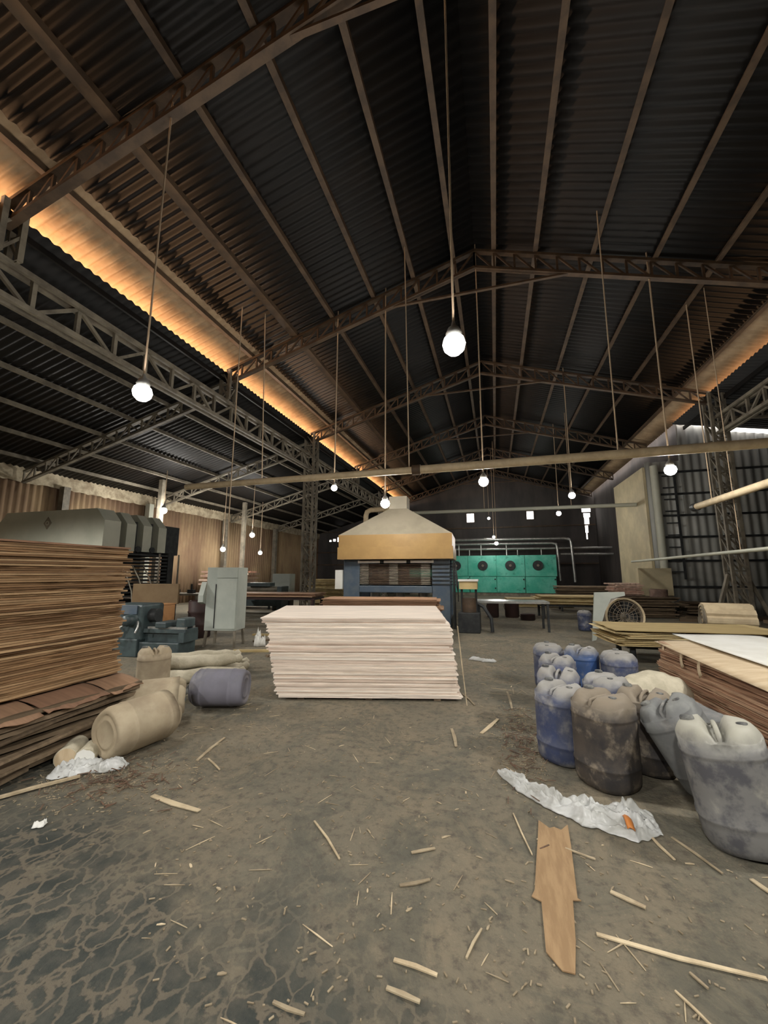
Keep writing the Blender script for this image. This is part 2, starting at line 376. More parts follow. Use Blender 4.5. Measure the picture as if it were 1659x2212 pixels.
def lattice_column(x, y, z0, z1, label, m=M_steelg, w=.42, feet=False, group=None):
    t = thing('lattice_column', label, 'column', (x, y, z0), group=group); h = z1 - z0
    for sx in (-1, 1):
        for sy in (-1, 1):
            MB().bar((sx * w / 2, sy * w / 2, 0), (sx * w / 2, sy * w / 2, h), .09).build('post', m, t)
    mb = MB(); n = max(2, int(h / .55))
    for i in range(n):
        za, zb = h * i / n, h * (i + 1) / n
        for s in (-1, 1):
            mb.bar((s * w / 2, -w / 2, za), (s * w / 2, w / 2, zb), .045); mb.bar((-w / 2, s * w / 2, zb), (w / 2, s * w / 2, za), .045)
            mb.bar((-w / 2, s * w / 2, za), (w / 2, s * w / 2, za), .045)
    mb.build('lacing', m, t)
    if z0 == 0: MB().box((0, 0, .05), (w + .2, w + .2, .1)).build('base_plate', m, t)
    if feet:
        for s in (-1, 1): MB().bar((s * .8, -.1, .02), (s * .25, 0, 1.6), .10).build('brace', m, t)
    return t
JG = 'short jack columns on the left girder'
lattice_column(-8.0, 4, 7.06, 8.05, 'short jack column at the left edge, top of the girder', group=JG, w=.3)
lattice_column(-8.0, 10, 7.06, 8.05, 'short jack column under the lit eave, above the girder', group=JG, w=.3)
lattice_column(-8.0, 22, 7.06, 8.05, 'small far jack column on the girder, over the press hood', group=JG, w=.3)
lattice_column(-8.0, 16, 0, 8.05, 'full height lattice column left of the tan hooded press')
lattice_column(-8.0, 28, 0, 8.05, 'distant full height lattice column behind the tan hooded press')
lattice_column(7.8, 16, 0, 8.05, 'tall lattice column with braced foot on the right', feet=True)

# left side aisle
def aisle_z(x): return 7.95 - .27 * (-7.95 - x)
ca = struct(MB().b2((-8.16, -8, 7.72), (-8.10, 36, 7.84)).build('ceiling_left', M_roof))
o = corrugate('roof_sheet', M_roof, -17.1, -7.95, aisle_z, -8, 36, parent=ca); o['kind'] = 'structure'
for x in (-8.9, -10.3, -11.7, -13.1, -14.5, -15.9):
    z = aisle_z(x) - .10; p = MB().b2((x - .04, -8, z - .07), (x + .04, 36, z + .05)).build('purlin', M_steelg, ca); p['kind'] = 'structure'
for Y, lb in ((10, 'nearest side roof truss behind the left lattice girder'), (16, 'second side roof truss meeting the left column'), (22, 'third side roof truss, far left of the tan press hood'), (28, 'farthest side roof truss in the left aisle')):
    t = thing('side_roof_truss', lb, 'truss', (0, Y, 0), group='side aisle roof trusses')
    top = [(-16.7, 0, aisle_z(-16.7) - .2), (-8.2, 0, aisle_z(-8.2) - .2)]; bot = [(p[0], 0, p[2] - .42) for p in top]
    MB().bar(*top, .12, .07).build('top_chord', M_steelg, t); MB().bar(*bot, .12, .07).build('bottom_chord', M_steelg, t)
    truss_members(None, top, bot, 16, .07, t, M_steelg, alt=True)
# left wall: ribbed brown sheeting
n = int(44 / .12)
def wl(u, v):
    y = -8 + 44 * u; return (-17.0 + .035 * math.cos(2 * PI * y / .24), y, 5.45 * v)
struct(MB().grid(wl, n * 2, 1).build('wall_left', M_walll, fix=False, solid=.01))
rr = random.Random(3)
def ins(u, v):
    y = -8 + 44 * u; return (-16.86 + .06 * rr.random(), y, 4.98 + .60 * v + (.06 * rr.random() if v < .9 else 0))
struct(MB().grid(ins, 240, 3).build('trim_1', M_insul, fix=False))
for i, y in enumerate((11.5, 15.6, 21.5, 27.5, 33)):
    struct(MB().b2((-16.85, y - .13, 0), (-16.58, y + .13, 5.1)).build('trim_%d' % (i + 2), M_steelg if i != 1 else M_hood2))
lbx = (('grey steel post in front of the left wall, beside the lit lamp', -14.6, 14.2), ('slim post far left, behind the grey cabinet', -14.5, 20.3))
for lb, x, y in lbx:
    t = thing('steel_post', lb, 'post', (x, y, 0)); MB().box((0, 0, 2.95), (.2, .2, 5.9)).build('shaft', M_steelg, t); MB().box((0, 0, .02), (.4, .4, .04)).build('base_plate', M_steelg, t)

# end walls and right side
def holed(y, x0, x1, z0, z1, holes, t=.12):
    xs = sorted({x0, x1, *[h[0] for h in holes], *[h[1] for h in holes]}); zs = sorted({z0, z1, *[h[2] for h in holes], *[h[3] for h in holes]}); mb = MB()
    for a_, b_ in zip(xs, xs[1:]):
        for c_, d_ in zip(zs, zs[1:]):
            cx, cz = (a_ + b_) / 2, (c_ + d_) / 2
            if any(h[0] < cx < h[1] and h[2] < cz < h[3] for h in holes): continue
            mb.b2((a_, y, c_), (b_, y + t, d_))
    return mb
holes = [(-2.3, -1.65, 6.2, 7.0), (2.85, 3.42, 6.3, 7.0),
         (7.25, 7.95, 6.75, 7.2), (7.36, 7.88, 6.3, 6.66), (7.40, 7.78, 5.6, 6.3), (7.42, 7.66, 5.0, 5.6), (7.46, 7.58, 4.45, 5.0),
         (-14.95, -14.6, 4.7, 5.15), (-15.4, -15.1, 4.75, 5.0), (-15.8, -15.55, 4.72, 4.9), (-14.4, -13.75, .35, 1.65)]
struct(holed(36, -17.1, 8.5, 0, 10.9, holes).build('wall_back', M_wallb))
for i, z in enumerate((2.4, 3.6, 5.6)):
    struct(MB().b2((-17, 35.86, z), (8.2, 35.99, z + .10)).build('trim_%d' % (i + 10), M_steel))
for i, (x0, x1, z0, z1) in enumerate(((-2.3, -1.65, 6.2, 7.0), (2.85, 3.42, 6.3, 7.0))):
    wn = struct(MB().b2((x0 - .06, 35.94, z0 - .06), (x1 + .06, 35.99, z0)).b2((x0 - .06, 35.94, z1), (x1 + .06, 35.99, z1 + .06))
                .b2((x0 - .06, 35.94, z0), (x0, 35.99, z1)).b2((x1, 35.94, z0), (x1 + .06, 35.99, z1)).b2(((x0 + x1) / 2 - .015, 35.95, z0), ((x0 + x1) / 2 + .015, 35.98, z1)).build('window_%d' % (i + 1), M_steel))
struct(MB().b2((8.25, 19.1, 0), (8.4, 36, 8.5)).build('wall_right', M_wallb))
struct(MB().b2((-17.1, -8.2, 0), (16, -8.0, 10.9)).build('wall_front', M_wallb))
struct(MB().b2((15.2, -8, 0), (15.4, 19.2, 7.2)).build('wall_side', M_wallb))
def raisle_z(x): return 8.03 - .17 * (x - 7.62)
cr_ = struct(MB().b2((8.0, -8, 7.72), (8.06, 18.9, 7.86)).build('ceiling_right', M_roof))
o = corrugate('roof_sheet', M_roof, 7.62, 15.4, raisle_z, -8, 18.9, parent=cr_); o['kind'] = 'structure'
for x in (9.4, 11, 12.6): p = MB().b2((x - .04, -8, raisle_z(x) - .17), (x + .04, 18.9, raisle_z(x) - .05)).build('purlin', M_steel, cr_); p['kind'] = 'structure'
t = thing('side_roof_truss', 'lattice truss reaching out of frame right of the braced column', 'truss', (0, 16, 0), group='side aisle roof trusses')
top = [(8.1, 0, 7.55), (15.2, 0, 7.0)]; bot = [(8.1, 0, 7.1), (15.2, 0, 6.55)]
MB().bar(*top, .12, .07).build('top_chord', M_steelg, t); MB().bar(*bot, .12, .07).build('bottom_chord', M_steelg, t); truss_members(None, top, bot, 13, .07, t, M_steelg)

# clad tower on the right: corrugated front, girts, pale return face, ladder, beige box
t = thing('clad_tower', 'tall sheet-clad tower behind the braced column on the right', 'tower', (6.45, 19, 0))
def tf(u, v): x = 8.6 * u; return (x, .03 * math.cos(2 * PI * x / .3), (6.4 if x < 1.3 else raisle_z(x + 6.45) - (.0 if x < 3.0 else .17)) * v)
MB().grid(tf, 240, 1).build('front_cladding', M_wallr, t, fix=False, solid=.01)
MB().b2((-.10, .0, .6), (0, 4.3, 6.2)).build('side_panel', M_beige, t)
MB().b2((-.02, .3, 0), (1.75, 4.3, 6.1)).build('core', M_wallb, t)
for z in (1.1, 2.15, 3.13, 4.04, 4.95, 5.9): MB().b2((.35, -.12, z - .04), (8.6, -.04, z + .04)).build('girt', M_dark, t)
MB().cyl((.28, -.16, 1.7), (.28, -.16, 6.2), .15, 14).build('vertical_duct', M_hood2, t)
MB().b2((-.75, -.35, .75), (.45, -.05, 1.85)).build('lower_panel', M_beige, t)
MB().b2((-.75, -.3, 0), (-.55, -.1, .75)).b2((.25, -.3, 0), (.45, -.1, .75)).build('support', M_steelg, t)
mb = MB()
for i in range(9): mb.bar((.5, -.28, 1.7 + i * .5), (.95, -.28, 1.7 + i * .5), .05)
mb.bar((.95, -.28, 1.4), (.95, -.28, 6.2), .07); mb.build('ladder', M_dark, t)
MB().b2((3.9, -.18, .0), (4.9, -.06, 2.2)).build('lower_door', M_wallr, t)

# ------------------------------------------------------------------ pipes
t = thing('overhead_pipe', 'long cream pipe hung right across the hall', 'pipe', (0, 9, 4.1))
pts = [(-8.35, 0, .02), (-1.75, 0, -.0)]
MB().cyl((-8.4, 0, -.02), (-1.7, 0, .0), .085, 16).build('pipe_run', M_pipe, t); MB().cyl((-1.7, 0, .0), (9.5, 0, .06), .10, 16).build('pipe_run', M_pipe, t)
MB().cyl((-1.82, 0, 0), (-1.62, 0, 0), .125, 16).build('coupling', M_steel, t)
for x in (-5.95, -1.9, 2.6): MB().cyl((x, 0, .08), (x - .02, -.2, roof_z(x) - 4.15), .014, 6).build('hanger', M_cord, t)
t = thing('overhead_pipe', 'thin pipe crossing the hall behind the cream one', 'pipe', (0, 20, 4.78))
MB().cyl((-4.2, 0, 0), (6.3, 0, -.05), .09, 12).build('pipe_run', M_hood2, t)
for x in (-.4, 3.6): MB().cyl((x, 0, 0), (x, 0, roof_z(x) - 4.9), .015, 6).build('hanger', M_cord, t)
t = thing('wall_pipe', 'pale pipe running out of frame at right, upper one', 'pipe', (5.3, 0, 3.42))
MB().cyl((0, -2, 0), (0, 12.3, 0), .085, 14).build('pipe_run', M_pipe, t); MB().cyl((0, 12.25, 0), (0, 12.45, 0), .11, 14).build('end_flange', M_dark, t)
for y in (3, 8, 11.5): MB().cyl((0, y, .08), (0, y, 5.5), .014, 6).build('hanger', M_cord, t)
t = thing('wall_pipe', 'thin grey pipe sloping past the clad tower, lower one', 'pipe', (5.5, 0, 2.14))
MB().cyl((0, -2, .06), (0, 18.6, -.02), .045, 10).build('pipe_run', M_hood2, t)
for y in (3, 11): MB().cyl((0, y, .04), (0, y, 6.8), .01, 6).build('hanger', M_cord, t)

# ------------------------------------------------------------------ lamps
def lamp(x, y, z, label, scale=1.0, power=1.0, top=None):
    t = thing('pendant_lamp', label, 'lamp', (x, y, z), group='hanging lamps')
    r = .125 * scale
    MB().lathe([(.01, -r), (r * .5, -r * .87), (r * .87, -r * .5), (r, 0), (r * .87, r * .5), (r * .5, r * .87), (.01, r)], 20).build('bulb', M_bulb, t)
    MB().lathe([(r * .62, r * .75), (r * .72, r * 1.0), (r * .5, r * 1.5), (r * .25, r * 1.7), (r * .12, r * 2.2)], 18).build('housing', M_alu, t)
    zt = (top if top else (roof_z(x) if x > -8 else aisle_z(x))) - .0
    MB().cyl((0, 0, r * 2), (0.02, 0, zt - z), .014 if y < 8 else .018, 6).build('cable', M_cord, t)
    add_light('lamp_light', 'POINT', (x, y, z), LAMP_POWER * power, LAMP_TINT, shadow_soft_size=r * 1.15)
lamp(-4.6, 4, 4.12, 'bright lamp hanging nearest, over the left veneer stacks', top=9.1)
lamp(-.33, 4, 4.12, 'bright lamp hanging nearest the middle on a long cable')
lamp(-2.78, 10, 3.5, 'lamp hanging in front of the tan press hood')
lamp(-.19, 10, 3.94, 'lamp below the cream pipe, right of the press hood')
lamp(3.9, 10, 3.95, 'lamp at right, lighting the sheet-clad tower')
lamp(-4.27, 10, 4.02, 'yellowish lamp below the cream pipe, left of the press hood', .7, .5)
lamp(2.93, 16, 4.57, 'lamp above the right end of the green dryer')
lamp(3.33, 22, 4.74, 'far lamp between the end wall window and the wall tear')
lamp(-14.2, 14, 4.42, 'lamp beside the left wall post, above the grey hood', 1.15, 2.2)
lamp(-13.0, 19, 3.75, 'lamp above the grey cabinet in the left aisle', 1.1, 2.0)
lamp(-13.3, 17, 2.85, 'low lamp left of the grey cabinet top', 1.0, 2.2)
lamp(-14.4, 22, 2.93, 'smallest lamp in the left aisle, right of the cabinet', 1.0)
lamp(.15, 27, 3.6, 'lower of two small lamps just above the green dryer', 1.0)
lamp(.0, 29, 4.2, 'upper of two small lamps above the green dryer', .8, .6)
lamp(-.33, 33, 6.1, 'small lamp between the two end wall windows', .9, .6)

# ------------------------------------------------------------------ stacks of sheets
def sheet_mesh(name, L, Wd, T, seed, m, warp=.004, ragged=.012):
    r = random.Random(seed); nx, ny = 16, 6; ph = [r.uniform(0, 6) for _ in range(4)]
    ex = [[r.uniform(-ragged, ragged) for _ in range(ny + 1)] for _ in range(2)]; ey = [[r.uniform(-ragged * .6, ragged * .6) for _ in range(nx + 1)] for _ in range(2)]
    def p(i, j, top):
        x = -L / 2 + L * i / nx; y = -Wd / 2 + Wd * j / ny
        if i == 0: x += ex[0][j]
        if i == nx: x += ex[1][j]
        if j == 0: y += ey[0][i]
        if j == ny: y += ey[1][i]
        z = warp * (math.sin(x * 2.1 + ph[0]) * .6 + math.sin(x * 5 + y * 3 + ph[1]) * .4)
        return (x, y, z + (T if top else 0))
    V = [p(i, j, t) for t in (0, 1) for j in range(ny + 1) for i in range(nx + 1)]; K = (nx + 1) * (ny + 1); F = []
    q = lambda i, j, t: t * K + j * (nx + 1) + i
    for j in range(ny):
        for i in range(nx):
            F.append((q(i, j, 0), q(i, j + 1, 0), q(i + 1, j + 1, 0), q(i + 1, j, 0))); F.append((q(i, j, 1), q(i + 1, j, 1), q(i + 1, j + 1, 1), q(i, j + 1, 1)))
    for i in range(nx): F.append((q(i, 0, 0), q(i + 1, 0, 0), q(i + 1, 0, 1), q(i, 0, 1))); F.append((q(i + 1, ny, 0), q(i, ny, 0), q(i, ny, 1), q(i + 1, ny, 1)))
    for j in range(ny): F.append((q(0, j + 1, 0), q(0, j, 0), q(0, j, 1), q(0, j + 1, 1))); F.append((q(nx, j, 0), q(nx, j + 1, 0), q(nx, j + 1, 1), q(nx, j, 1)))
    me = bpy.data.meshes.new(name); me.from_pydata(V, [], F); me.materials.append(m); me.update(); return me

def stack(name, n, z0, pitch, T, L, Wd, pos, m, labels, group, seed=1, variants=5, jx=.02, jy=.015, jr=.004, warp=.003, ragged=.012, cat='sheet', m_top=None):
    """labels = (each, topmost, lowest); pos(t, k) -> (x, y, rz, rx, extra_z, length scale)"""
    r = random.Random(seed); ms = [sheet_mesh(name, L, Wd, T, seed * 31 + v, m, warp, ragged) for v in range(variants)]
    top = sheet_mesh(name, L, Wd, T, seed * 31 + 99, m_top, warp, ragged) if m_top else None
    for k in range(n):
        t_ = k / max(1, n - 1); x, y, rz, rx, ez, sl = pos(t_, k)
        o = bpy.data.objects.new(name, top if (top and k == n - 1) else r.choice(ms)); COL.objects.link(o)
        c, s_ = math.cos(rz), math.sin(rz); dx, dy = r.gauss(0, jx), r.gauss(0, jy)
        o.location = (x + dx * c - dy * s_, y + dx * s_ + dy * c, z0 + k * pitch + ez)
        o.rotation_euler = (rx, 0, rz + r.gauss(0, jr)); o.scale = (sl, 1, 1)
        tag(o, labels[1] if k == n - 1 else labels[2] if k == 0 else labels[0], cat, group)

# pale plywood pile in the middle of the aisle
PA = math.radians(13.8)
def ppos(t, k):
    sh = -.185 * t + (.02 if t > .68 else 0) - (.05 if t > .93 else 0)
    back = .625
    x = -1.66 + sh * math.cos(PA) - back * math.sin(PA); y = 5.155 + sh * math.sin(PA) + back * math.cos(PA)
    return x, y, PA, .05 * t, .032 * t, 1.0 + .035 * t
for i, dx in enumerate((-.9, 0, .9)):
    o = MB().box((-1.66 - .625 * math.sin(PA) + dx * math.cos(PA), 5.155 + .625 * math.cos(PA) + dx * math.sin(PA), .016), (.09, 1.15, .032), (0, 0, PA)).build('timber_bearer', M_brn)
    tag(o, ('left', 'middle', 'right')[i] + ' timber bearer in the dark gap under the pale plywood pile', 'bearer', 'bearers under the pale plywood pile')
stack('plywood_sheet', 56, .036, .0182, .0158, 2.40, 1.24, ppos, M_pale,
      ('pale pinkish plywood sheet in the neat middle pile', 'topmost pale sheet of the middle plywood pile, its whole face showing', 'lowest pale sheet of the middle plywood pile, just off the floor'),
      'pale plywood sheets of the middle pile', seed=2, jx=.016, jy=.008, jr=.003, warp=.0012, ragged=.008)
# splinters leaning on the pile's right end
def stick(p, q, w, label, h=.006, m=None, group=None, name='wood_splinter', taper=.8):
    p = Vector(p); q = Vector(q); mb = MB(); d = q - p; mid = p.lerp(q, .5) + Vector((d.y, -d.x, 0)) * R.uniform(-.03, .03)
    a_ = d.cross(Vector((0, 0, 1))).normalized() if abs(d.normalized().z) < .95 else Vector((1, 0, 0)); b_ = a_.cross(d).normalized(); vs = []
    for pt, ww in ((p, w * taper), (mid, w), (q, w * taper * .85)):
        vs += [pt + a_ * (s1 * ww / 2) + b_ * (s2 * h / 2) for s1, s2 in ((-1, -1), (1, -1), (1, 1), (-1, 1))]
    fs = [(3, 2, 1, 0), (8, 9, 10, 11)] + [(i * 4 + k, i * 4 + (k + 1) % 4, i * 4 + 4 + (k + 1) % 4, i * 4 + 4 + k) for i in (0, 1) for k in range(4)]
    o = mb.add(vs, fs).build(name, m or M_splinter); return tag(o, label, 'splinter', group)

# tall tan stack at the left, on a rough lower pile
def lpos(t, k):
    w = .03 * math.sin(t * 7) + .02 * math.sin(t * 17 + 1)
    return -4.66 + .012 * math.sin(t * 11), 2.30 + .06 * t + w + (.05 if t < .06 else 0), PI / 2, 0, 0, 1.0
stack('veneer_sheet', 66, .565, .0209, .0172, 2.44, 1.22, lpos, M_tan,
      ('tan veneer sheet in the tall left stack, ragged at its end', 'topmost reddish sheet of the tall left veneer stack', 'lowest sheet of the tall left stack, lying on the rough pile'),
      'tan veneer sheets of the tall left stack', seed=4, jx=.022, jy=.012, jr=.004, warp=.0016, ragged=.022, m_top=M_red)
def lpos2(t, k): return -4.42 + .03 * math.sin(k * 2.1), 2.42 + .06 * math.sin(k * 1.7), PI / 2, -.05 + .10 * R.random() * 0, .0, 1.0 + .02 * math.sin(k)
stack('veneer_board', 8, .03, .058, .034, 2.40, 1.26, lpos2, M_brn,
      ('dark brown board in the rough pile under the tall left stack', 'upper dark board just below the reddish cover sheets', 'lowest dark board of the rough left pile, on the floor'),
      'rough dark boards under the tall left stack', seed=6, jx=.05, jy=.03, jr=.012, warp=.010, ragged=.03, cat='board')
for i, (y0, y1) in enumerate(((1.45, 2.06), (2.08, 2.62), (2.64, 3.20), (3.24, 3.62))):
    rr = random.Random(20 + i); edge = [rr.uniform(-.03, .03) for _ in range(9)]
    def cv(u, v, y0=y0, y1=y1, edge=edge):
        x = -4.12 + (.40 + edge[int(u * 8)] * (v > .9)) * v
        return (x, y0 + (y1 - y0) * u, .548 - .085 * v * v + .012 * math.sin(u * 6 + y0 * 3) * v)
    o = MB().grid(cv, 8, 5).build('cover_veneer', M_rust, solid=.008)
    tag(o, ('reddish cover sheet at the left frame edge under the tall stack', 'reddish cover sheet with a notch, second from the left frame edge', 'reddish cover sheet in the middle, under the tall left stack', 'short reddish cover sheet at the right end, under the tall stack')[i], 'sheet', 'reddish cover sheets on the rough left pile')
for i, (a_, b_, w) in enumerate((((-3.72, 2.2, .34), (-3.76, 3.3, .40), .045), ((-3.70, 2.15, .20), (-3.72, 3.1, .27), .05), ((-3.68, 1.9, .10), (-3.74, 3.0, .14), .06))):
    stick(a_, b_, w, ('upper', 'middle', 'lower')[i] + ' pale slat poking from the rough left pile', .02, M_brn, 'slats in the rough left pile', 'wood_lath', .9)
# grey board and long pale stick on the floor at the left edge
o = MB().prism([(-4.0, 2.05), (-3.70, 2.30), (-3.70, 2.54), (-3.76, 2.58), (-4.0, 2.38)], .03, .05, lambda u, v, d: (u, v, d + (v - 2.2) * .12)).build('board_offcut', M_brn)
tag(o, 'grey brown board offcut leaning low at the left frame edge', 'board')
stick((-3.62, 2.22, .02), (-3.30, 2.66, .03), .035, 'long pale stick on the floor at the left frame edge', .016, M_splinter, None, 'wood_stick', .8)

# right pile, white sheet on top
RA = math.radians(94)
def rpos(t, k): return 2.90 + .02 * math.sin(t * 9), 5.42 + .03 * math.sin(t * 6) + .05 * t, RA, 0, .0, 1.0
for i, y in enumerate((4.7, 6.1)):
    tag(MB().box((2.9, y, .03), (1.1, .10, .06)).build('timber_bearer', M_brn), ('near', 'far')[i] + ' timber bearer below the right brown veneer pile', 'bearer', 'bearers below the right pile')
stack('veneer_sheet', 36, .065, .0172, .0135, 2.50, 1.24, rpos, M_red,
      ('reddish brown veneer sheet in the pile at the right edge', 'topmost brown sheet of the right pile, under the loose covers', 'lowest brown sheet of the pile at the right edge'),
      'reddish veneer sheets of the right pile', seed=8, jx=.030, jy=.018, jr=.008, warp=.0022, ragged=.022)
def cov(x0, x1, y0, y1, z, droop):
    def f(u, v):
        x = x0 + (x1 - x0) * u; y = y0 + (y1 - y0) * v
        return (x - .04 * math.sin(v * 3), y, z + .008 * math.sin(u * 5 + v * 4) - droop * max(0, .22 - u) ** 1.5 * (1 - .5 * v))
    return MB().grid(f, 14, 16)
o = cov(2.20, 3.5, 4.2, 6.78, .700, .5).build('veneer_cover', M_topsheet, solid=.006)
tag(o, 'cream veneer sheet curling over the front of the right pile', 'sheet')
o = cov(2.62, 3.75, 4.3, 7.3, .722, 0).build('white_panel', M_white, solid=.008)
tag(o, 'white panel lying on top of the right veneer pile', 'panel')
for i, y in enumerate((6.5, 5.95, 5.5)):
    o = MB().grid(lambda u, v, y=y: (2.235 - .012 - .015 * math.sin(v * 3), y + .07 * u, .66 - (.16 + .05 * u) * v), 3, 5).build('hanging_strip', M_topsheet, solid=.003)
    tag(o, ('pale veneer strip hanging at the far corner of the right pile', 'second pale strip hanging on the side of the right pile', 'third pale strip hanging low on the right pile')[i], 'strip', 'loose strips on the right pile')
# thin sheets behind it, overhanging to the left
def r2(t, k): return 3.35 - .12 * math.sin(k * 1.9), 9.0 + .08 * math.sin(k * 2.3), math.radians(6), 0, 0, 1
stack('veneer_sheet', 11, .36, .026, .013, 2.6, 1.35, r2, M_yel,
      ('yellowish veneer sheet fanned out behind the right pile', 'topmost yellow sheet of the fanned pile before the drum fan', 'lowest yellowish sheet jutting out below the fanned pile'),
      'yellow veneer sheets before the drum fan', seed=9, jx=.10, jy=.05, jr=.03, warp=.004, ragged=.02, m_top=M_yel)
t = thing('low_trestle', 'low dark trestle carrying the fanned yellow sheets', 'trestle', (3.3, 9.0, 0))
MB().b2((-1.0, -.5, .27), (1.0, .5, .345)).build('deck', M_dark, t)
for x in (-.9, .9):
    for y in (-.45, .45): MB().b2((x - .04, y - .04, 0), (x + .04, y + .04, .27)).build('leg', M_dark, t)

# ------------------------------------------------------------------ drums
def drum_height(x, y, Rr, H):
    r = math.hypot(x, y) / Rr
    z = H
    ch = max(0, 1 - abs(y) / .060)                       # channel across the top for the handle
    z -= .075 * min(1, ch * 1.8)
    z -= .065 * max(0, (r - .72) / .28) ** 2             # rounded shoulder
    return z
def make_drum(label, body_mat, loc, rot=(0, 0, 0), sc=1.0, group=None):
    Rr, H = .205, .63
    t = thing('plastic_drum', label, 'drum', loc, group=group, rot=rot); t.scale = (sc, sc, sc)
    n = 40; mb = MB()
    prof = [(.02, .018), (.09, .018), (.10, .008), (.112, .008), (.12, .018), (.145, .018), (.155, .0), (.185, .012), (.201, .05), (.204, .12), (.2045, .145), (.2095, .153), (.2095, .163), (.2045, .171), (.205, .30), (.205, .46), (.2045, .472), (.2095, .480), (.2095, .490), (.2045, .498), (.205, .560)]
    V = []
    def ring(r, zf):
        base = len(V)
        for k in range(n):
            a_ = 2 * PI * k / n; c, s_ = math.cos(a_), math.sin(a_); q = (abs(c) ** 2.5 + abs(s_) ** 2.5) ** (-1 / 2.5)
            x, y = c * q * r, s_ * q * r; V.append((x, y, zf(x, y)))
    rings = [(r, (lambda z: (lambda x, y: z))(z)) for r, z in prof] + [(Rr * f, lambda x, y: drum_height(x, y, Rr, H)) for f in (.985, .95, .90, .84, .76, .66, .54, .44, .34, .26, .18, .10)]
    for r, zf in rings: ring(r, zf)
    F = [(i * n + k, i * n + (k + 1) % n, (i + 1) * n + (k + 1) % n, (i + 1) * n + k) for i in range(len(rings) - 1) for k in range(n)]
    F += [tuple(reversed(range(n))), tuple(range((len(rings) - 1) * n, len(rings) * n))]
    mb.add(V, F, True).build('drum_body', body_mat, t)
    MB().lathe([(.036, 0), (.038, .02), (.034, .03), (.0, .032)], 14, (.02, .125, H - .012)).build('screw_cap', M_cap, t)
    MB().lathe([(.026, 0), (.027, .015), (.0, .02)], 12, (-.05, -.125, H - .012)).build('screw_cap', M_cap, t)
    MB().tube([(-.14, 0, H - .09), (-.125, 0, H - .04), (-.05, 0, H - .028), (.05, 0, H - .028), (.125, 0, H - .04), (.14, 0, H - .09)], .013, 8).build('handle', body_mat, t)
    return t
def wtilt(ax, ay, az): return (Euler((math.radians(ax), math.radians(ay), 0)).to_matrix() @ Euler((0, 0, math.radians(az))).to_matrix()).to_euler()
DG = 'plastic drums standing at the right'
rz = lambda d: (0, 0, math.radians(d))
d0 = make_drum('front blue drum with dusty top, nearest the aisle', M_dblue, (.53, 4.12, 0), rz(48), 1.02, DG)
def drum(label, m, loc, rot, sc=1.0, group=DG):
    o = dup(d0, loc, rot, label, group, {M_dblue: m}); o.scale = (sc, sc, sc); return o
drum('grimy black brown drum beside the white plastic film', M_dblack, (.80, 3.77, 0), rz(40), 1.08)
drum('dark drum with whitish lid behind the grimy black one', M_dblack, (1.21, 4.12, 0), rz(62), 1.02)
drum('blue drum behind the front blue one, handle loop raised', M_dblue, (.60, 4.74, 0), rz(75), 1.02)
drum('dusty blue drum in the middle of the cluster', M_dblue, (1.03, 4.62, 0), rz(25), 1.0)
drum('farthest drum of the cluster, at its left corner', M_dblue, (.70, 6.44, 0), rz(10), .98)
drum('dusty topped drum in the second row at left', M_dblue, (.70, 5.55, 0), rz(55), 1.0)
drum('bright blue drum at the back of the cluster', M_dblue2, (1.10, 6.20, 0), rz(60), 1.02)
drum('blue banded drum at the back right, beside the veneer pile', M_dblue, (1.50, 5.98, 0), rz(5), 1.0)
drum('large grey drum leaning left at the right frame edge', M_dgrey, (1.43, 3.18, .012), wtilt(-4, -8, 72), 1.10)
drum('grey drum tipped far over behind the leaning grey one', M_dgrey2, (1.52, 3.72, .09), wtilt(-6, -28, 60), 1.0)
LG = 'discarded drums lying at the left'
lie = lambda a, roll=0: Euler((0, math.radians(90), math.radians(a))).to_matrix() @ Euler((0, 0, math.radians(roll))).to_matrix()
def lying(label, m, c, ang, sc=1.0, roll=20, pitch=0, group=LG):
    """centre of the drum on the floor; its axis points along ang"""
    d = Vector((math.cos(math.radians(ang)), math.sin(math.radians(ang)), 0)); M3 = lie(ang, roll)
    o = drum(label, m, (0, 0, 0), (0, 0, 0), sc, group); o.rotation_euler = M3.to_euler()
    o.location = Vector((c[0], c[1], .233 * sc)) - d * .31 * sc; return o
lying('dust caked drum lying nearest, round base towards the camera', M_dbeige, (-3.33, 3.22), 82, 1.04, 45)
lying('beige dusty drum lying sideways behind the nearest one', M_dbeige, (-3.77, 3.80), 41, 1.02)
lying('blue grey drum lying with its dark end to the right', M_dlilac, (-3.36, 4.42), 196, 1.04)
drum('pale dusty drum standing among the lying ones at left', M_dbeige, (-4.62, 4.62, 0), rz(142), 1.0, LG)
lying('dark grey drum lying against the right veneer pile', M_dgrey2, (1.78, 4.55), 100, .95, 0, 0, DG)

# sacks
def blob(name, label, m, loc, rz_, size, seed, cat='sack', group=None, pinch=True):
    r = random.Random(seed); ph = [r.uniform(0, 6) for _ in range(6)]; mb = MB(); nu, nv = 32, 16
    def f(u, v):
        a_ = 2 * PI * u; b_ = PI * (v - .5); c = math.cos(b_) ** .55
        x = math.sin(b_) * size[0] / 2; y = math.cos(a_) * c * size[1] / 2; z = math.sin(a_) * c * size[2] / 2
        w = 1 + .06 * math.sin(x * 14 + ph[0]) * math.sin(a_ * 3 + ph[1]) + .04 * math.sin(x * 30 + a_ * 5 + ph[2])
        z = max(z * w, -size[2] * .40) + size[2] * .40
        return (x, y * w, z)
    t = thing(name, label, cat, loc, rz_, group); mb.grid(f, nu, nv).build('body', m, t); return t
t = blob('woven_sack', 'pale woven sack slumped behind the drums at right', M_sack, (1.72, 5.50, .0), math.radians(20), (.8, .5, .56), 3)
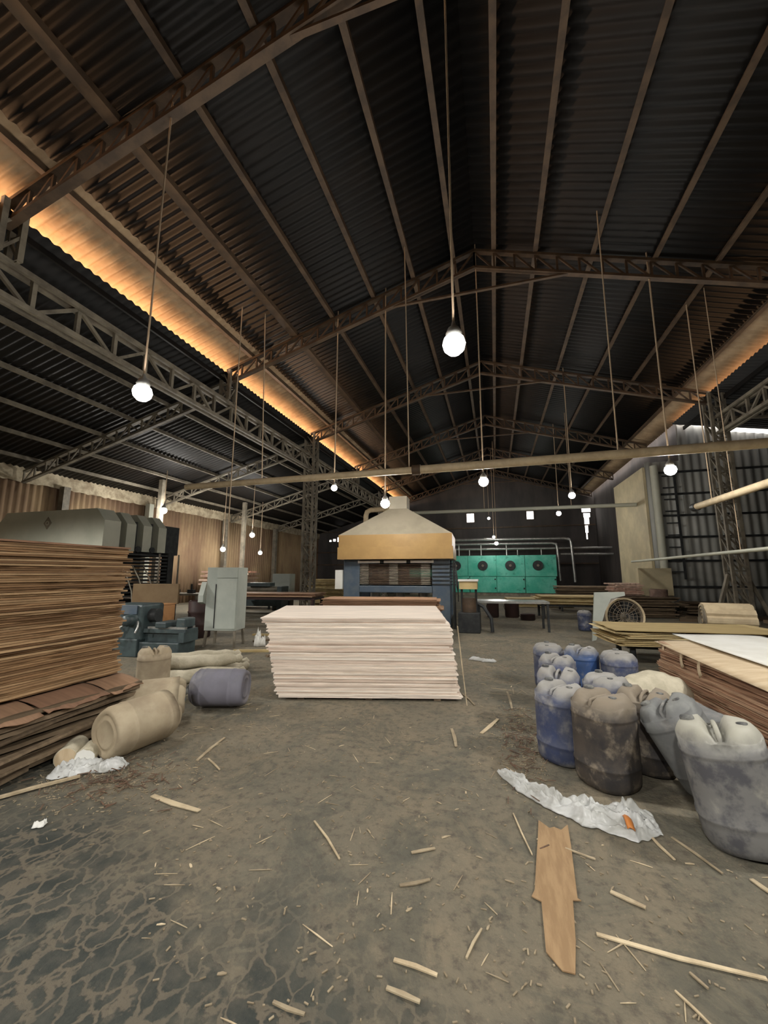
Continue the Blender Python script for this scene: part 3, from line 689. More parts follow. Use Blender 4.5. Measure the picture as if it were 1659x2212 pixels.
MB().tube([(.33, 0, .18), (.40, .02, .22), (.46, .05, .26)], [.06, .035, .06], 10).build('tied_neck', M_sack, t)
SG = 'long pale bundles lying behind the drums at left'
for i, (x, y, ln, a_, z) in enumerate(((-4.75, 5.55, 1.5, 38, 0), (-4.95, 5.75, 1.6, 40, 0), (-4.55, 5.25, 1.4, 36, 0), (-4.85, 5.62, 1.3, 41, .17), (-4.62, 5.42, 1.2, 35, .17))):
    t = thing('veneer_bundle', ('long pale bundle in the middle of the bundle heap', 'rearmost long pale bundle of the heap', 'frontmost pale bundle behind the blue grey drum', 'upper pale bundle on the heap, rear', 'upper pale bundle on the heap, front')[i], 'bundle', (x, y, z), math.radians(a_), SG)
    mb = MB(); r = random.Random(40 + i); k = 9
    mb.tube([(-ln / 2 + ln * j / k, .015 * math.sin(j + i), .10 + .01 * math.sin(j * 2 + i)) for j in range(k + 1)], [(.06 if j in (0, k) else .095 + .015 * r.random()) for j in range(k + 1)], 12).build('wrapping', M_sack, t)
    MB().tube([(ln / 2 - .02, 0, .10), (ln / 2 + .06, 0, .11), (ln / 2 + .10, 0, .10)], [.05, .075, .03], 10).build('gathered_end', M_sack, t)
stick((-4.95, 5.0, .05), (-5.12, 5.25, .42), .05, 'upright splinter stuck in the pale bundle heap', .012)

# two stubs by the rough pile
t = thing('wood_core', 'short sawn wood core lying by the rough left pile', 'log', (-3.76, 2.98, .087), rot=(0, 0, math.radians(-55)))
MB().cyl((0, 0, 0), (.28, 0, 0), .085, 20).build('bark', M_sack, t)
MB().cyl((.279, 0, 0), (.284, 0, 0), .078, 20).build('cut_end', M_topsheet, t)
t = thing('paper_roll', 'small pale roll with a torn open end beside the wood core', 'roll', (-3.58, 3.00, .08), rot=(0, 0, math.radians(-58)))
MB().lathe([(.078, 0), (.08, .02), (.078, .12), (.082, .20), (.075, .22)], 20, (0, 0, 0), 'x', jit=.05, rr=random.Random(5)).build('wrap', M_sack, t)
MB().lathe([(.072, .225), (.05, .21), (.03, .19), (.0, .185)], 18, (0, 0, 0), 'x', jit=.12, rr=random.Random(6)).build('torn_end', M_white, t)

def film(name, label, m, path, widths, seed, amp=.03, nu=60, nv=14, base=.004):
    from mathutils import noise as mn
    P = [Vector((*p, 0)) for p in path]; sd = seed * 3.7
    def f(u, v):
        s_ = u * (len(P) - 1); i = min(int(s_), len(P) - 2); fr = s_ - i; fr = fr * fr * (3 - 2 * fr) * .5 + fr * .5; p = P[i].lerp(P[i + 1], fr)
        d = (P[min(i + 2, len(P) - 1)] - P[max(i - 1, 0)]).normalized(); nrm = Vector((-d.y, d.x, 0)); w = widths[i] * (1 - fr) + widths[i + 1] * fr
        L = u * len(P)
        wob = mn.noise((L * 1.6, sd, 0)) * .35 + mn.noise((L * 5, sd, 9)) * .12; wob2 = mn.noise((L * 1.6, sd + 5, 0)) * .35 + mn.noise((L * 5, sd + 7, 9)) * .12
        vv = (v - .5) * w * (1 + (wob if v > .5 else wob2) * abs(v - .5) * 2) + d.length * .02 * mn.noise((L, sd, v * 3))
        env = min(1, 5 * v, 5 * (1 - v), 8 * u + .15, 8 * (1 - u) + .15)
        fold = abs(mn.noise((L * .7 + sd, v * 7, sd))) * 1.2 + abs(mn.noise((L * 2.6, v * 6 + sd, 2))) * .8 + abs(mn.noise((L * 7, v * 13, sd))) * .35
        q = p + nrm * vv; return (q.x, q.y, base + amp * env * fold + .004)
    return MB().grid(f, nu, nv).build(name, m, solid=.002)
t = tag(film('plastic_film', 'long crumpled white plastic film on the floor before the drums', M_plastic, [(-.03, 3.72), (.14, 3.50), (.34, 3.34), (.56, 3.26), (.78, 3.23), (.96, 3.24)], [.08, .17, .19, .32, .40, .22], 3, .085, 110, 30), 'x', 'plastic film')
t['label'] = 'long crumpled white plastic film on the floor before the drums'
o = MB().grid(lambda u, v: (.735 + .045 * u, 3.06 + .22 * v, .055 + .03 * math.sin(v * 5) + .01 * math.sin(u * 4)), 3, 10).build('orange_tape', M_orange, t, solid=.003); o['label'] = 'orange tape stuck across the film'
tag(film('plastic_scrap', 'pale torn plastic scrap before the wood core at left', M_plastic, [(-3.62, 2.66), (-3.48, 2.76), (-3.32, 2.86), (-3.12, 2.93)], [.16, .26, .22, .08], 8, .08, 60, 22), 'pale torn plastic scrap before the wood core at left', 'plastic scrap')
tag(film('plastic_scrap', 'pale scrap heap on the floor right of the plywood pile', M_plastic, [(-.55, 8.1), (-.30, 8.0), (-.05, 7.95)], [.12, .22, .08], 12, .05, 20, 8), 'pale scrap heap on the floor right of the plywood pile', 'plastic scrap')
tag(film('paper_scrap', 'x', M_white, [(-2.99, 2.13), (-2.93, 2.16)], [.06, .05], 14, .03, 14, 10), 'white paper scrap on the floor at the left frame edge', 'paper')

# torn veneer strip in the foreground
o = MB().prism([(.21, 3.09), (.27, 3.02), (.30, 3.04), (.34, 3.02), (.39, 3.09), (.375, 2.88), (.35, 2.62), (.335, 2.46), (.35, 2.45), (.31, 2.44), (.28, 2.20), (.25, 2.04), (.20, 2.04), (.145, 2.11), (.155, 2.39), (.11, 2.41), (.13, 2.46), (.155, 2.66), (.185, 2.88)], .006, .011, lambda u, v, d: (u, v, d)).build('veneer_strip', M_card)
tag(o, 'wide tan veneer strip with a notched end on the foreground floor', 'strip')

# individually seen splinters
named = [(.38, 2.27, 1.0, 2.23, .022, 'longest pale lath near the lower right corner'), (-1.24, 2.68, -.94, 2.39, .014, 'thin curved splinter left of the foreground centre'),
         (-.52, 4.52, -.43, 4.08, .035, 'pale splinter just in front of the plywood pile'), (-.21, 4.48, -.04, 4.94, .045, 'slanting slat near the right foot of the plywood pile'),
         (.87, 3.15, .93, 2.91, .018, 'bright splinter below the white plastic film'), (.51, 2.56, .65, 2.49, .028, 'short pale chip right of the tan veneer strip'),
         (-.55, 2.56, -.42, 2.63, .022, 'small bright chip left of the tan veneer strip top'), (-.56, 2.30, -.41, 2.38, .022, 'small pale chip left of the tan veneer strip middle'),
         (-.49, 1.90, -.30, 1.88, .020, 'bright splinter near the bottom middle of the floor'), (-.90, 1.61, -.76, 1.60, .015, 'pale chip at the bottom edge of the floor'),
         (-.49, 1.78, -.35, 1.76, .020, 'pale chip below the bright bottom middle splinter'), (.18, 2.89, .49, 2.79, .012, 'thin splinter lying across the tan veneer strip'),
         (-2.62, 3.18, -2.70, 3.66, .030, 'pale slat right of the lying dusty drum'), (-2.55, 3.24, -2.31, 3.09, .016, 'small splinter beside the slat at left'),
         (-2.54, 2.63, -2.06, 2.56, .045, 'flat brown scrap on the floor below the lying drum'), (1.0, 3.14, 1.14, 2.86, .016, 'splinter in front of the leaning grey drum'),
         (1.27, 2.86, 1.32, 2.74, .030, 'pale chip at the right edge under the grey drum'), (.05, 3.13, .14, 2.73, .010, 'dark thin twig left of the tan veneer strip'),
         (.09, 6.07, .13, 5.30, .030, 'pale slat on the aisle floor left of the blue drums'), (.71, 2.18, .75, 2.12, .012, 'tiny splinter near the lower right corner'),
         (-.50, 5.79, -.32, 5.35, .025, 'splinter at the right end of the plywood pile'), (-.19, 1.99, -.13, 2.15, .012, 'greyish splinter left of the tan strip end'),
         (.62, 2.08, .70, 1.96, .010, 'thin splinter in the lower right corner')]
for (x0, y0, x1, y1, w, lb) in named: stick((x0, y0, .006), (x1, y1, .010), w, lb, .006, None, 'splinters that stand out on the floor')
stick((-.52, 5.50, .95), (-.41, 5.30, .01), .016, 'long splinter hanging down the right end of the plywood pile', .008)
# the many small splinters
base = [MB().add(*(lambda L_, w, h: ([(-L_ / 2, -w / 3, 0), (0, -w / 2, 0), (L_ / 2, -w / 5, 0), (L_ / 2, w / 5, 0), (0, w / 2, 0), (-L_ / 2, w / 3, 0), (-L_ / 2, -w / 3, h), (0, -w / 2, h * 1.6), (L_ / 2, -w / 5, h), (L_ / 2, w / 5, h), (0, w / 2, h * 1.6), (-L_ / 2, w / 3, h)],
        [(0, 5, 4, 1), (1, 4, 3, 2), (6, 7, 10, 11), (7, 8, 9, 10), (0, 1, 7, 6), (1, 2, 8, 7), (2, 3, 9, 8), (3, 4, 10, 9), (4, 5, 11, 10), (5, 0, 6, 11)]))(L_, w, h)).build('wood_splinter', M_splinter)
        for L_, w, h in ((.11, .0055, .002), (.07, .005, .002), (.045, .009, .003), (.15, .005, .002), (.03, .011, .003))]
for b_ in base: tag(b_, 'thin pale wood splinter scattered on the dirt floor', 'splinter', 'small splinters scattered over the floor')
r = random.Random(11); cnt = 0
def free(x, y):
    if -3.0 < x < -.35 and 4.7 < y < 7.0: return False
    if x > 2.1 and y < 7: return False
    if x < -3.3: return False
    if .35 < x and 3.0 < y < 6.8: return False
    return True
for i, b_ in enumerate(base): b_.location = (-1.2 + .5 * i, 2.9 + .2 * i, .002); b_.rotation_euler = (0, 0, i)
while cnt < 235:
    if cnt < 150: y = 1.5 + 3.5 * r.random() ** .8; x = r.uniform(-.95 * y - .1, .62 * y)
    elif cnt < 200: y = r.uniform(3.6, 6.5); x = r.gauss(.15, .22) if r.random() < .6 else r.gauss(-2.9, .35)
    else: y = r.uniform(6.5, 10.5); x = r.uniform(-.6, 1.6)
    if not free(x, y): continue
    o = r.choice(base).copy(); COL.objects.link(o); o.location = (x, y, .002); o.rotation_euler = (r.uniform(-.06, .06), 0, r.uniform(0, PI)); s_ = r.uniform(.55, 1.3) if y < 6 else 1.8; o.scale = (s_, s_, 1.0); cnt += 1
# fine debris nobody could count
mb = MB(); r = random.Random(12); n_ = 0
while n_ < 2600:
    k = r.random()
    if k < .45: y = r.uniform(1.4, 7); x = r.uniform(-.95 * y, .62 * y)
    elif k < .65: x, y = r.gauss(-3.0, .35), r.gauss(2.75, .25)
    elif k < .85: x, y = r.gauss(.22, .16), r.uniform(3.4, 5.5)
    else: x, y = r.uniform(-.6, 1.5), r.uniform(6.5, 9.5)
    if not free(x, y) and not (x < -2.6 and y < 3.4): continue
    a_ = r.uniform(0, PI); l_ = r.uniform(.006, .03) * (1.7 if k > .85 else 1); w = r.uniform(.003, .008); mb.box((x, y, .004), (l_, w, .004), (r.uniform(-.2, .2), r.uniform(-.2, .2), a_)); n_ += 1
tag(mb.build('wood_debris', M_splinter, fix=False), 'fine wood crumbs and chips strewn over the floor', 'debris', kind='stuff')
mb = MB(); n_ = 0
while n_ < 300:
    k = r.random()
    if k < .5: x, y = r.gauss(-3.05, .25), r.gauss(2.72, .16)
    else: x, y = r.gauss(.18, .10), r.gauss(4.3, .45)
    a_ = r.uniform(0, PI); mb.box((x, y, .008 + .02 * r.random()), (r.uniform(.03, .11), r.uniform(.004, .010), .003), (r.uniform(-.15, .15), r.uniform(-.15, .15), a_)); n_ += 1
tag(mb.build('bark_debris', M_bark, fix=False), 'reddish bark shreds heaped beside the stacks and drums', 'debris', kind='stuff')

# ------------------------------------------------------------------ tan hooded hot press
t = thing('hot_press', 'hot press under a tan pyramid hood, behind the plywood pile', 'press', (-3.02, 12.05, 0), math.radians(3))
HW, HD = 1.82, 2.2
def frustum(z0, z1, w0, w1, d0, d1, cy):
    return MB().add([(-w0, cy - d0, z0), (w0, cy - d0, z0), (w0, cy + d0, z0), (-w0, cy + d0, z0), (-w1, cy - d1, z1), (w1, cy - d1, z1), (w1, cy + d1, z1), (-w1, cy + d1, z1)],
                    [(0, 3, 2, 1), (4, 5, 6, 7), (0, 1, 5, 4), (1, 2, 6, 5), (2, 3, 7, 6), (3, 0, 4, 7)])
hd = frustum(2.85, 3.78, HW - .02, .30, HD / 2 - .02, .3, HD / 2 - .3).build('hood', M_hoodgrey, t)
o = frustum(2.46, 2.85, HW - .03, HW - .02, HD / 2 - .03, HD / 2 - .02, HD / 2 - .3).build('hood_band', M_hoodtan, hd)
o = frustum(2.08, 2.46, HW, HW, HD / 2, HD / 2, HD / 2 - .3).build('hood_band', M_hoodtan, hd)
MB().b2((-.3, HD / 2 - .6, 3.78), (.3, HD / 2, 4.2)).build('exhaust_duct', M_hoodgrey, hd)
for x in (-1.42, 1.42):
    for y in (.1, 1.4): MB().b2((x - .27, y - .14, 0), (x + .27, y + .14, 2.1)).build('column', M_blue, t, bevel=.02)
for z in (1.30, 1.42, 1.54, 1.66, 1.78, 1.90):
    MB().b2((1.16, -.07, z), (1.70, -.045, z + .03)).build('rung', M_dark, t)
MB().b2((-1.15, 0, 1.96), (1.15, 1.5, 2.1)).build('crosshead', M_dark, t)
for x in (-.85, 0, .85): MB().b2((x - .36, -.06, 1.96), (x + .36, -.01, 2.04)).build('heat_shield', M_white, t)
for k in range(13):
    z = 1.30 + k * .05
    MB().b2((-1.12, .02, z), (1.12, 1.45, z + .03)).build('platen', M_steel, t)
    mb = MB()
    for x in (-1.0, -.05, .95): mb.b2((x - .14, -.04, z + .004), (x + .14, .02, z + .034))
    mb.build('platen_bracket', M_steelg, t)
MB().b2((-1.15, -.08, 1.05), (1.15, 1.5, 1.26)).build('lower_bolster', M_blue, t, bevel=.02)
for x in (-.8, 0, .8): MB().cyl((x, .7, .3), (x, .7, 1.05), .18, 20).build('ram', M_chrome, t)
MB().b2((-1.7, 0, 0), (1.7, 1.5, .3)).build('base', M_dark, t)
for y in (-.25, .25): MB().bar((1.80, y + .3, 0), (1.80, y + .3, 2.05), .05).build('ladder_rail', M_dark, t)
for k in range(8): MB().tube([(1.70, .1, 1.3 + k * .09), (1.86, .0, 1.32 + k * .09), (1.92, .05, 1.1 + k * .04), (1.92, .1, .8)], .014, 6).build('hose', M_dark, t)
MB().b2((-1.95, -.1, 1.15), (-1.72, .1, 1.75)).build('control_panel', M_white, t)
t = thing('duct_pipe', 'gold elbow pipe rising beside the tan press hood', 'pipe', (-4.85, 14.6, 0))
MB().tube([(0, 0, 0), (0, 0, 3.9), (.05, 0, 4.05), (.2, 0, 4.12), (1.2, 0, 4.14)], .10, 12).build('pipe_run', M_pipe, t)
MB().cyl((0, 0, 0), (0, 0, .06), .18, 12).build('flange', M_steel, t)
# brown stack on the press's loading table
def lp(t_, k): return -2.95 + .02 * math.sin(k), 10.35, math.radians(8), 0, 0, 1
t = thing('loading_table', 'low loading table before the press, under reddish veneers', 'table', (-2.95, 10.35, 0), math.radians(8))
MB().b2((-1.5, -.6, .62), (1.5, .6, .70)).build('table_top', M_dark, t)
for x in (-1.4, 1.4):
    for y in (-.5, .5): MB().b2((x - .04, y - .04, 0), (x + .04, y + .04, .62)).build('leg', M_dark, t)
stack('veneer_sheet', 12, .705, .024, .018, 3.0, 1.1, lp, M_red, ('reddish veneer sheet in the stack before the press', 'topmost reddish veneer on the press loading table', 'lowest reddish veneer on the press loading table'), 'veneers on the press loading table', seed=15, jx=.04, jy=.02, jr=.006)
# unloading gear at the press's right side
t = thing('press_pump_unit', 'dark pump unit with pale lid right of the press', 'machine', (-.76, 11.75, 0))
MB().b2((-.3, -.3, 0), (.3, .4, .55)).build('tank', M_dark, t, bevel=.02); MB().cyl((0, 0, .55), (0, 0, .95), .2, 16).build('motor', M_steel, t); MB().b2((-.25, -.25, 1.2), (.25, .25, 1.42)).build('valve_box', M_yel, t)
for x in (-.2, .2): MB().b2((x - .03, -.03, .55), (x + .03, .03, 1.2)).build('bracket', M_dark, t)
MB().b2((-.28, -.28, 1.42), (.28, .28, 1.47)).build('lid', M_white, t); MB().tube([(.2, .1, .8), (.4, .0, .7), (.6, -.1, .4), (.62, -.1, .03)], .05, 8).build('hose', M_dark, t)

# ------------------------------------------------------------------ green dryer
t = thing('veneer_dryer', 'long teal green dryer with four round vents, back of hall', 'dryer', (0, 30.5, 0))
for i, (a_, b_) in enumerate(((-6.5, -3.85), (-3.85, -1.88), (-1.88, .08), (.08, 2.08), (2.08, 4.2))):
    MB().b2((a_ + .02, 0, .22), (b_ - .02, .2, 1.40)).build('lower_door', M_green, t, bevel=.03)
    for zz in (.5, 1.15): MB().b2((b_ - .16, -.05, zz), (b_ - .06, 0, zz + .1)).build('hinge', M_dark, t)
for (a_, b_) in ((-6.5, -1.98), (-1.98, .1), (.1, 2.1), (2.1, 4.25)): MB().b2((a_ + .01, -.03, 1.42), (b_ - .01, .2, 2.95)).build('upper_panel', M_green, t, bevel=.015)
MB().b2((-6.5, .2, .2), (4.2, 3.2, 2.9)).build('body', M_green, t)
MB().b2((-6.5, .05, 0), (4.2, 3.1, .22)).build('plinth', M_steelg, t)
for x in (-2.85, -.88, 1.08, 2.98):
    v = MB().lathe([(.34, 0), (.36, .04), (.33, .08), (.25, .10), (.22, .06), (.10, .05), (.08, .10), (0, .11)], 24, (x, 0, 2.2), 'y').build('round_vent', M_dark, t)
    v.location.y = -.13
    MB().lathe([(.09, 0), (.07, .05), (0, .06)], 16, (x, -.16, 2.2), 'y').build('vent_hub', M_steelg, v).location.y = .10
MB().b2((.1, -.05, 1.75), (.75, -.03, 2.5)).build('access_plate', M_green, t)
t = thing('steam_pipework', 'silver steam pipes running above the green dryer', 'pipe', (0, 31.4, 0))
MB().tube([(-4, 0, 4.25), (5.0, 0, 4.20), (5.4, 0, 4.1), (5.46, 0, 3.8), (5.55, 0, 1.0)], .10, 10).build('upper_pipe', M_chrome, t)
MB().tube([(-4, -.25, 3.88), (4.1, -.25, 3.85), (4.4, -.25, 3.75), (4.45, -.25, 3.5), (4.52, -.25, 1.1)], .09, 10).build('middle_pipe', M_chrome, t)
MB().cyl((-4, .3, 3.52), (8.2, .3, 3.48), .08, 10).build('lower_pipe', M_chrome, t); MB().cyl((4.7, .1, 3.05), (8.2, .1, 3.0), .08, 10).build('lower_pipe', M_chrome, t)
for x in (-2.7, -1, .9): MB().cyl((x, .2, 2.9), (x, .2, 3.85), .05, 8).build('riser', M_chrome, t)
for x in (-1.9, 1.7, 3.4): MB().cyl((x, .3, 2.9), (x, .3, 3.5), .04, 8).build('riser', M_chrome, t)

# ------------------------------------------------------------------ table, piles and fan to the right of the aisle
t = thing('steel_table', 'steel table with pale top before the green dryer', 'table', (.42, 12.6, 0), math.radians(4))
MB().b2((-1.0, -.45, .78), (1.0, .45, .84)).build('table_top', M_chrome, t)
for x in (-.95, .95):
    for y in (-.4, .4): MB().b2((x - .03, y - .03, 0), (x + .03, y + .03, .78)).build('leg', M_dark, t)
for i, (x, y, rr_, h) in enumerate(((-.15, 15.8, .22, .5), (.55, 16.0, .26, .55), (1.05, 15.2, .25, .2))):
    t = thing('metal_bin', ('dark bin under the left half of the steel table', 'dark bin under the middle of the steel table', 'low dark tub right of the bins under the table')[i], 'bin', (x, y, 0), group='bins beyond the steel table')
    MB().lathe([(rr_ * .9, 0), (rr_, h * .1), (rr_, h), (rr_ * 1.05, h * 1.03), (rr_ * .9, h * .96), (rr_ * .85, h * .3), (0, h * .28)], 18).build('shell', M_maroon, t)
    MB().tube([(-rr_, 0, h * .9), (-rr_ * 1.1, 0, h * .7), (-rr_, 0, h * .5)], .012, 6).build('handle', M_steel, t)
def farstack(cx, cy, rz_, n, z0, L, Wd, m, place, grp, pitch=.035, T=.028, seed=30, name='veneer_sheet', jit=.06):
    stack(name, n, z0, pitch, T, L, Wd, lambda t_, k: (cx, cy, rz_, 0, 0, 1), m, ('veneer sheet in the ' + place, 'topmost veneer sheet of the ' + place, 'lowest veneer sheet of the ' + place), grp, seed=seed, jx=jit, jy=jit, jr=.03, warp=.004, ragged=.03)
def bench(cx, cy, rz_, L, Wd, h, label, m=None):
    t = thing('low_bench', label, 'bench', (cx, cy, 0), rz_)
    MB().b2((-L / 2, -Wd / 2, h - .07), (L / 2, Wd / 2, h)).build('deck', m or M_dark, t)
    for x in (-L / 2 + .08, L / 2 - .08):
        for y in (-Wd / 2 + .06, Wd / 2 - .06): MB().b2((x - .04, y - .04, 0), (x + .04, y + .04, h - .07)).build('leg', m or M_dark, t)
    return t
bench(2.75, 16.5, .08, 2.4, 1.1, .50, 'low dark bench under the veneer pile right of the table')
farstack(2.75, 16.5, .08, 9, .505, 2.5, 1.2, M_yel, 'pale pile right of the steel table', 'veneers of the pale pile by the steel table', seed=31)
bench(3.9, 19.5, -.05, 2.4, 1.2, .45, 'low dark bench under the pile at the dryer end')
farstack(3.9, 19.5, -.05, 14, .455, 2.5, 1.2, M_brn, 'dark pile at the right end of the dryer', 'veneers of the dark pile at the dryer end', seed=32, pitch=.045, T=.036)
farstack(5.2, 17.6, .1, 15, .02, 2.3, 1.2, M_brn, 'dim pile behind the drum fan', 'veneers of the dim pile behind the fan', seed=33, pitch=.05, T=.04)
farstack(4.9, 17.9, .1, 8, .79, 1.0, .8, M_pink, 'pink bundle on the dim pile behind the fan', 'veneers of the pink bundle', seed=34, pitch=.06, T=.048)
farstack(7.9, 18.1, .0, 8, .02, 2.0, .8, M_brn, 'dark heap at the foot of the clad tower', 'boards at the foot of the clad tower', seed=35, pitch=.07, T=.05, name='veneer_board', jit=.12)
farstack(2.0, 21.5, .05, 8, .02, 3.0, 1.3, M_yel, 'low far pile before the dryer doors', 'veneers of the low pile before the dryer', seed=36, pitch=.05, T=.04)

t = thing('drum_fan', 'big round floor fan behind the fanned yellow sheets', 'fan', (3.10, 11.6, .56), math.radians(8)); t.scale = (.9, .9, .9)
def ringp(r_, y0, y1, th): return MB().lathe([(r_, y0), (r_, y1), (r_ - th, y1), (r_ - th, y0), (r_, y0)], 36, (0, 0, 0), 'y')
ringp(.50, -.15, .22, .03).build('drum_shell', M_mesh, t)
ringp(.52, -.17, -.13, .05).build('front_rim', M_pipe, t)
mb = MB()
for rr_ in (.12, .22, .32, .42): mb.tube([(rr_ * math.cos(2 * PI * k / 28), -.15, rr_ * math.sin(2 * PI * k / 28)) for k in range(29)], .006, 5, False)
for k in range(20): a_ = 2 * PI * k / 20; mb.bar((.08 * math.cos(a_), -.15, .08 * math.sin(a_)), (.49 * math.cos(a_), -.15, .49 * math.sin(a_)), .008)
mb.build('wire_guard', M_mesh, t)
for k in range(5):
    a_ = 2 * PI * k / 5
    def bl(u, v, a_=a_):
        rr_ = .08 + .36 * u; aa = a_ + (v - .5) * .75; return (rr_ * math.cos(aa), .0 + (v - .5) * .12, rr_ * math.sin(aa))
    MB().grid(bl, 6, 4).build('blade', M_dark, t, solid=.006)
MB().lathe([(.0, -.08), (.08, -.06), (.10, .0), (.10, .18), (0, .18)], 18, (0, 0, 0), 'y').build('motor', M_steelg, t)
for x in (-.32, .32): MB().bar((x, 0, -.40), (x * 1.3, -.05, -.62), .06).build('leg', M_dark, t)
MB().bar((-.1, .05, 0), (-.49, .05, 0), .03).bar((.1, .05, 0), (.49, .05, 0), .03).build('motor_strut', M_dark, t)
o = MB().prism([(.0, 0), (.09, .03), (.28, .50), (.36, .72), (.52, 1.02), (.84, 1.10), (.84, 1.19), (.16, 1.17), (.11, .8)], -.03, .03, lambda u, v, d: (2.22 + u, 11.0 + d + v * .12, v)).build('white_panel', M_cab)
tag(o, 'pale blue-white sheet metal guard propped beside the drum fan', 'panel')
t = drum('small dark blue drum on the floor left of the fan', M_dblue, (2.45, 12.9, 0), rz(0), .9, None)
if 'group' in t: del t['group']
t = thing('belt_roll', 'ribbed cream roll of belting at the right edge', 'roll', (5.15, 11.2, .58), math.radians(-10))
mb = MB(); NB = 44; V = []
for k in range(NB):
    a_ = 2 * PI * k / NB; rr_ = .375 - (.035 if k % 4 == 0 else 0); V.append((rr_ * math.cos(a_), rr_ * math.sin(a_)))
MB().prism(V, -.45, .45, lambda u, v, d: (d, u, v)).build('outer_wrap', M_pipe, t)
mb = MB(); mb.tube([(-.46, (.05 + .31 * k / 90) * math.cos(k / 90 * 8 * PI), (.05 + .31 * k / 90) * math.sin(k / 90 * 8 * PI)) for k in range(91)], .012, 5); mb.build('spiral_edge', M_steelg, t)
for x in (-.35, .35): MB().b2((x - .06, -.4, -.58), (x + .06, .4, -.33)).build('cradle', M_dark, t)

t = thing('rusty_barrel', 'brown rusty barrel at the foot of the tower lower panel', 'barrel', (6.0, 17.6, 0))
MB().lathe([(.28, 0), (.30, .03), (.29, .32), (.31, .35), (.29, .38), (.29, .66), (.31, .69), (.29, .72), (.30, 1.02), (.27, 1.04), (.26, .98), (0, .98)], 24).build('shell', M_rustb, t)
MB().lathe([(.05, 0), (.05, .03), (0, .03)], 12, (.1, 0, .98)).build('bung', M_steelg, t)
# ------------------------------------------------------------------ machines at the left
t = thing('lathe_machine', 'dark teal lathe behind the left veneer stack', 'lathe', (-7.12, 6.75, 0), math.radians(6)); t.scale = (.84, .9, .96)
MB().b2((-1.0, -.35, 0), (.2, .35, .36)).build('left_plinth', M_lathe, t, bevel=.02); MB().b2((.2, -.3, 0), (1.25, .3, .30)).build('right_plinth', M_lathe, t, bevel=.02)
MB().b2((-.75, -.28, .30), (.22, .4, 1.06)).build('headstock', M_lathe, t, bevel=.05)
MB().b2((-.35, -.31, .86), (.08, -.28, 1.04)).build('nameplate', M_blue, t)
MB().b2((-1.0, -.3, .36), (-.72, .3, 1.0)).build('gear_cover', M_dark, t, bevel=.03)
MB().lathe([(.0, -.5), (.10, -.5), (.12, -.42), (.12, -.3), (.16, -.28)], 20, (-.05, 0, .74), 'y').build('gearbox', M_lathe, t)
MB().tube([(-.12, -.35, .68), (-.22, -.42, .6), (-.3, -.48, .56)], .025, 8).build('lever', M_chrome, t); MB().tube([(.18, -.35, .72), (.25, -.42, .62), (.22, -.45, .5)], .022, 8).build('lever', M_chrome, t)
MB().lathe([(.11, 0), (.13, .02), (.11, .04), (.09, .02), (.11, 0)], 20, (-.42, -.46, .52), 'y').build('hand_wheel', M_chrome, t)
MB().b2((.15, -.22, .48), (1.35, .22, .56)).build('bed', M_lathe, t); MB().b2((.22, -.14, .28), (1.25, .14, .50)).build('bed_web', M_lathe, t); MB().b2((.3, -.18, .56), (1.3, -.10, .60)).b2((.3, .10, .56), (1.3, .18, .60)).build('slideway', M_chrome, t)
MB().b2((.55, -.25, .58), (.85, .25, .70)).build('carriage', M_lathe, t, bevel=.02); MB().b2((1.05, -.18, .58), (1.3, .18, .78)).build('tailstock', M_lathe, t, bevel=.03)
MB().cyl((.2, 0, .82), (.42, 0, .82), .14, 20).build('chuck', M_dark, t); MB().b2((1.2, -.25, .30), (1.34, .25, .50)).build('end_foot', M_lathe, t)
t = thing('control_cabinet', 'tall grey green control cabinet on legs, left of the plywood', 'cabinet', (-6.12, 8.05, 0), math.radians(12)); t.scale = (.84, .9, 1)
MB().b2((-.43, -.28, .36), (.45, .30, 1.78)).build('cabinet_body', M_cab, t, bevel=.01)
MB().b2((-.14, -.30, .40), (.43, -.28, 1.52)).build('door', M_cab, t, bevel=.004); MB().b2((-.14, -.30, 1.54), (.43, -.28, 1.76)).build('top_panel', M_cab, t, bevel=.004)
MB().prism([(-.28, 1.45), (-.28, .95), (-.42, 1.0), (-.42, 1.15)], -.57, -.43, lambda u, v, d: (d, u, v)).build('console', M_cab, t)
MB().b2((-.16, -.315, .42), (-.145, -.28, 1.4)).build('door_edge', M_dark, t)
MB().tube([(-.1, .1, 1.78), (-.12, .1, 3.2), (-.1, .1, 8.7)], .016, 6).build('power_cable', M_cord, t)
for x in (-.38, .40):
    for y in (-.23, .25): MB().bar((x, y, .36), (x * 1.08, y * 1.15, 0), .06).build('leg', M_steelg, t)
t = thing('leaning_board', 'wide brown board standing behind the lathe', 'board', (-9.05, 8.9, 0), math.radians(5))
MB().b2((-.72, -.03, .82), (.72, .03, 1.36)).build('panel', M_board, t, bevel=.01)
for x in (-.6, .6): MB().b2((x - .04, -.03, 0), (x + .04, .03, .82)).build('leg', M_dark, t)
t = thing('motor_box', 'orange brown box beside the lathe', 'box', (-8.35, 8.2, 0), math.radians(4))
MB().b2((-.42, -.25, .30), (.42, .25, .86)).build('case', M_orangebox, t, bevel=.03); MB().b2((-.4, -.2, 0), (.4, .2, .30)).build('stand', M_dark, t); MB().b2((-.42, -.25, .86), (.42, .25, .89)).build('lid', M_orangebox, t)
t = thing('metal_barrel', 'dark maroon barrel standing left of the grey cabinet', 'barrel', (-7.55, 8.9, 0))
MB().lathe([(.27, 0), (.29, .03), (.28, .3), (.30, .33), (.28, .36), (.28, .62), (.30, .65), (.28, .68), (.29, .92), (.26, .94), (.25, .90), (0, .90)], 24).build('shell', M_maroon, t); MB().lathe([(.05, 0), (.05, .03), (0, .03)], 12, (.1, 0, .90)).build('bung', M_chrome, t)

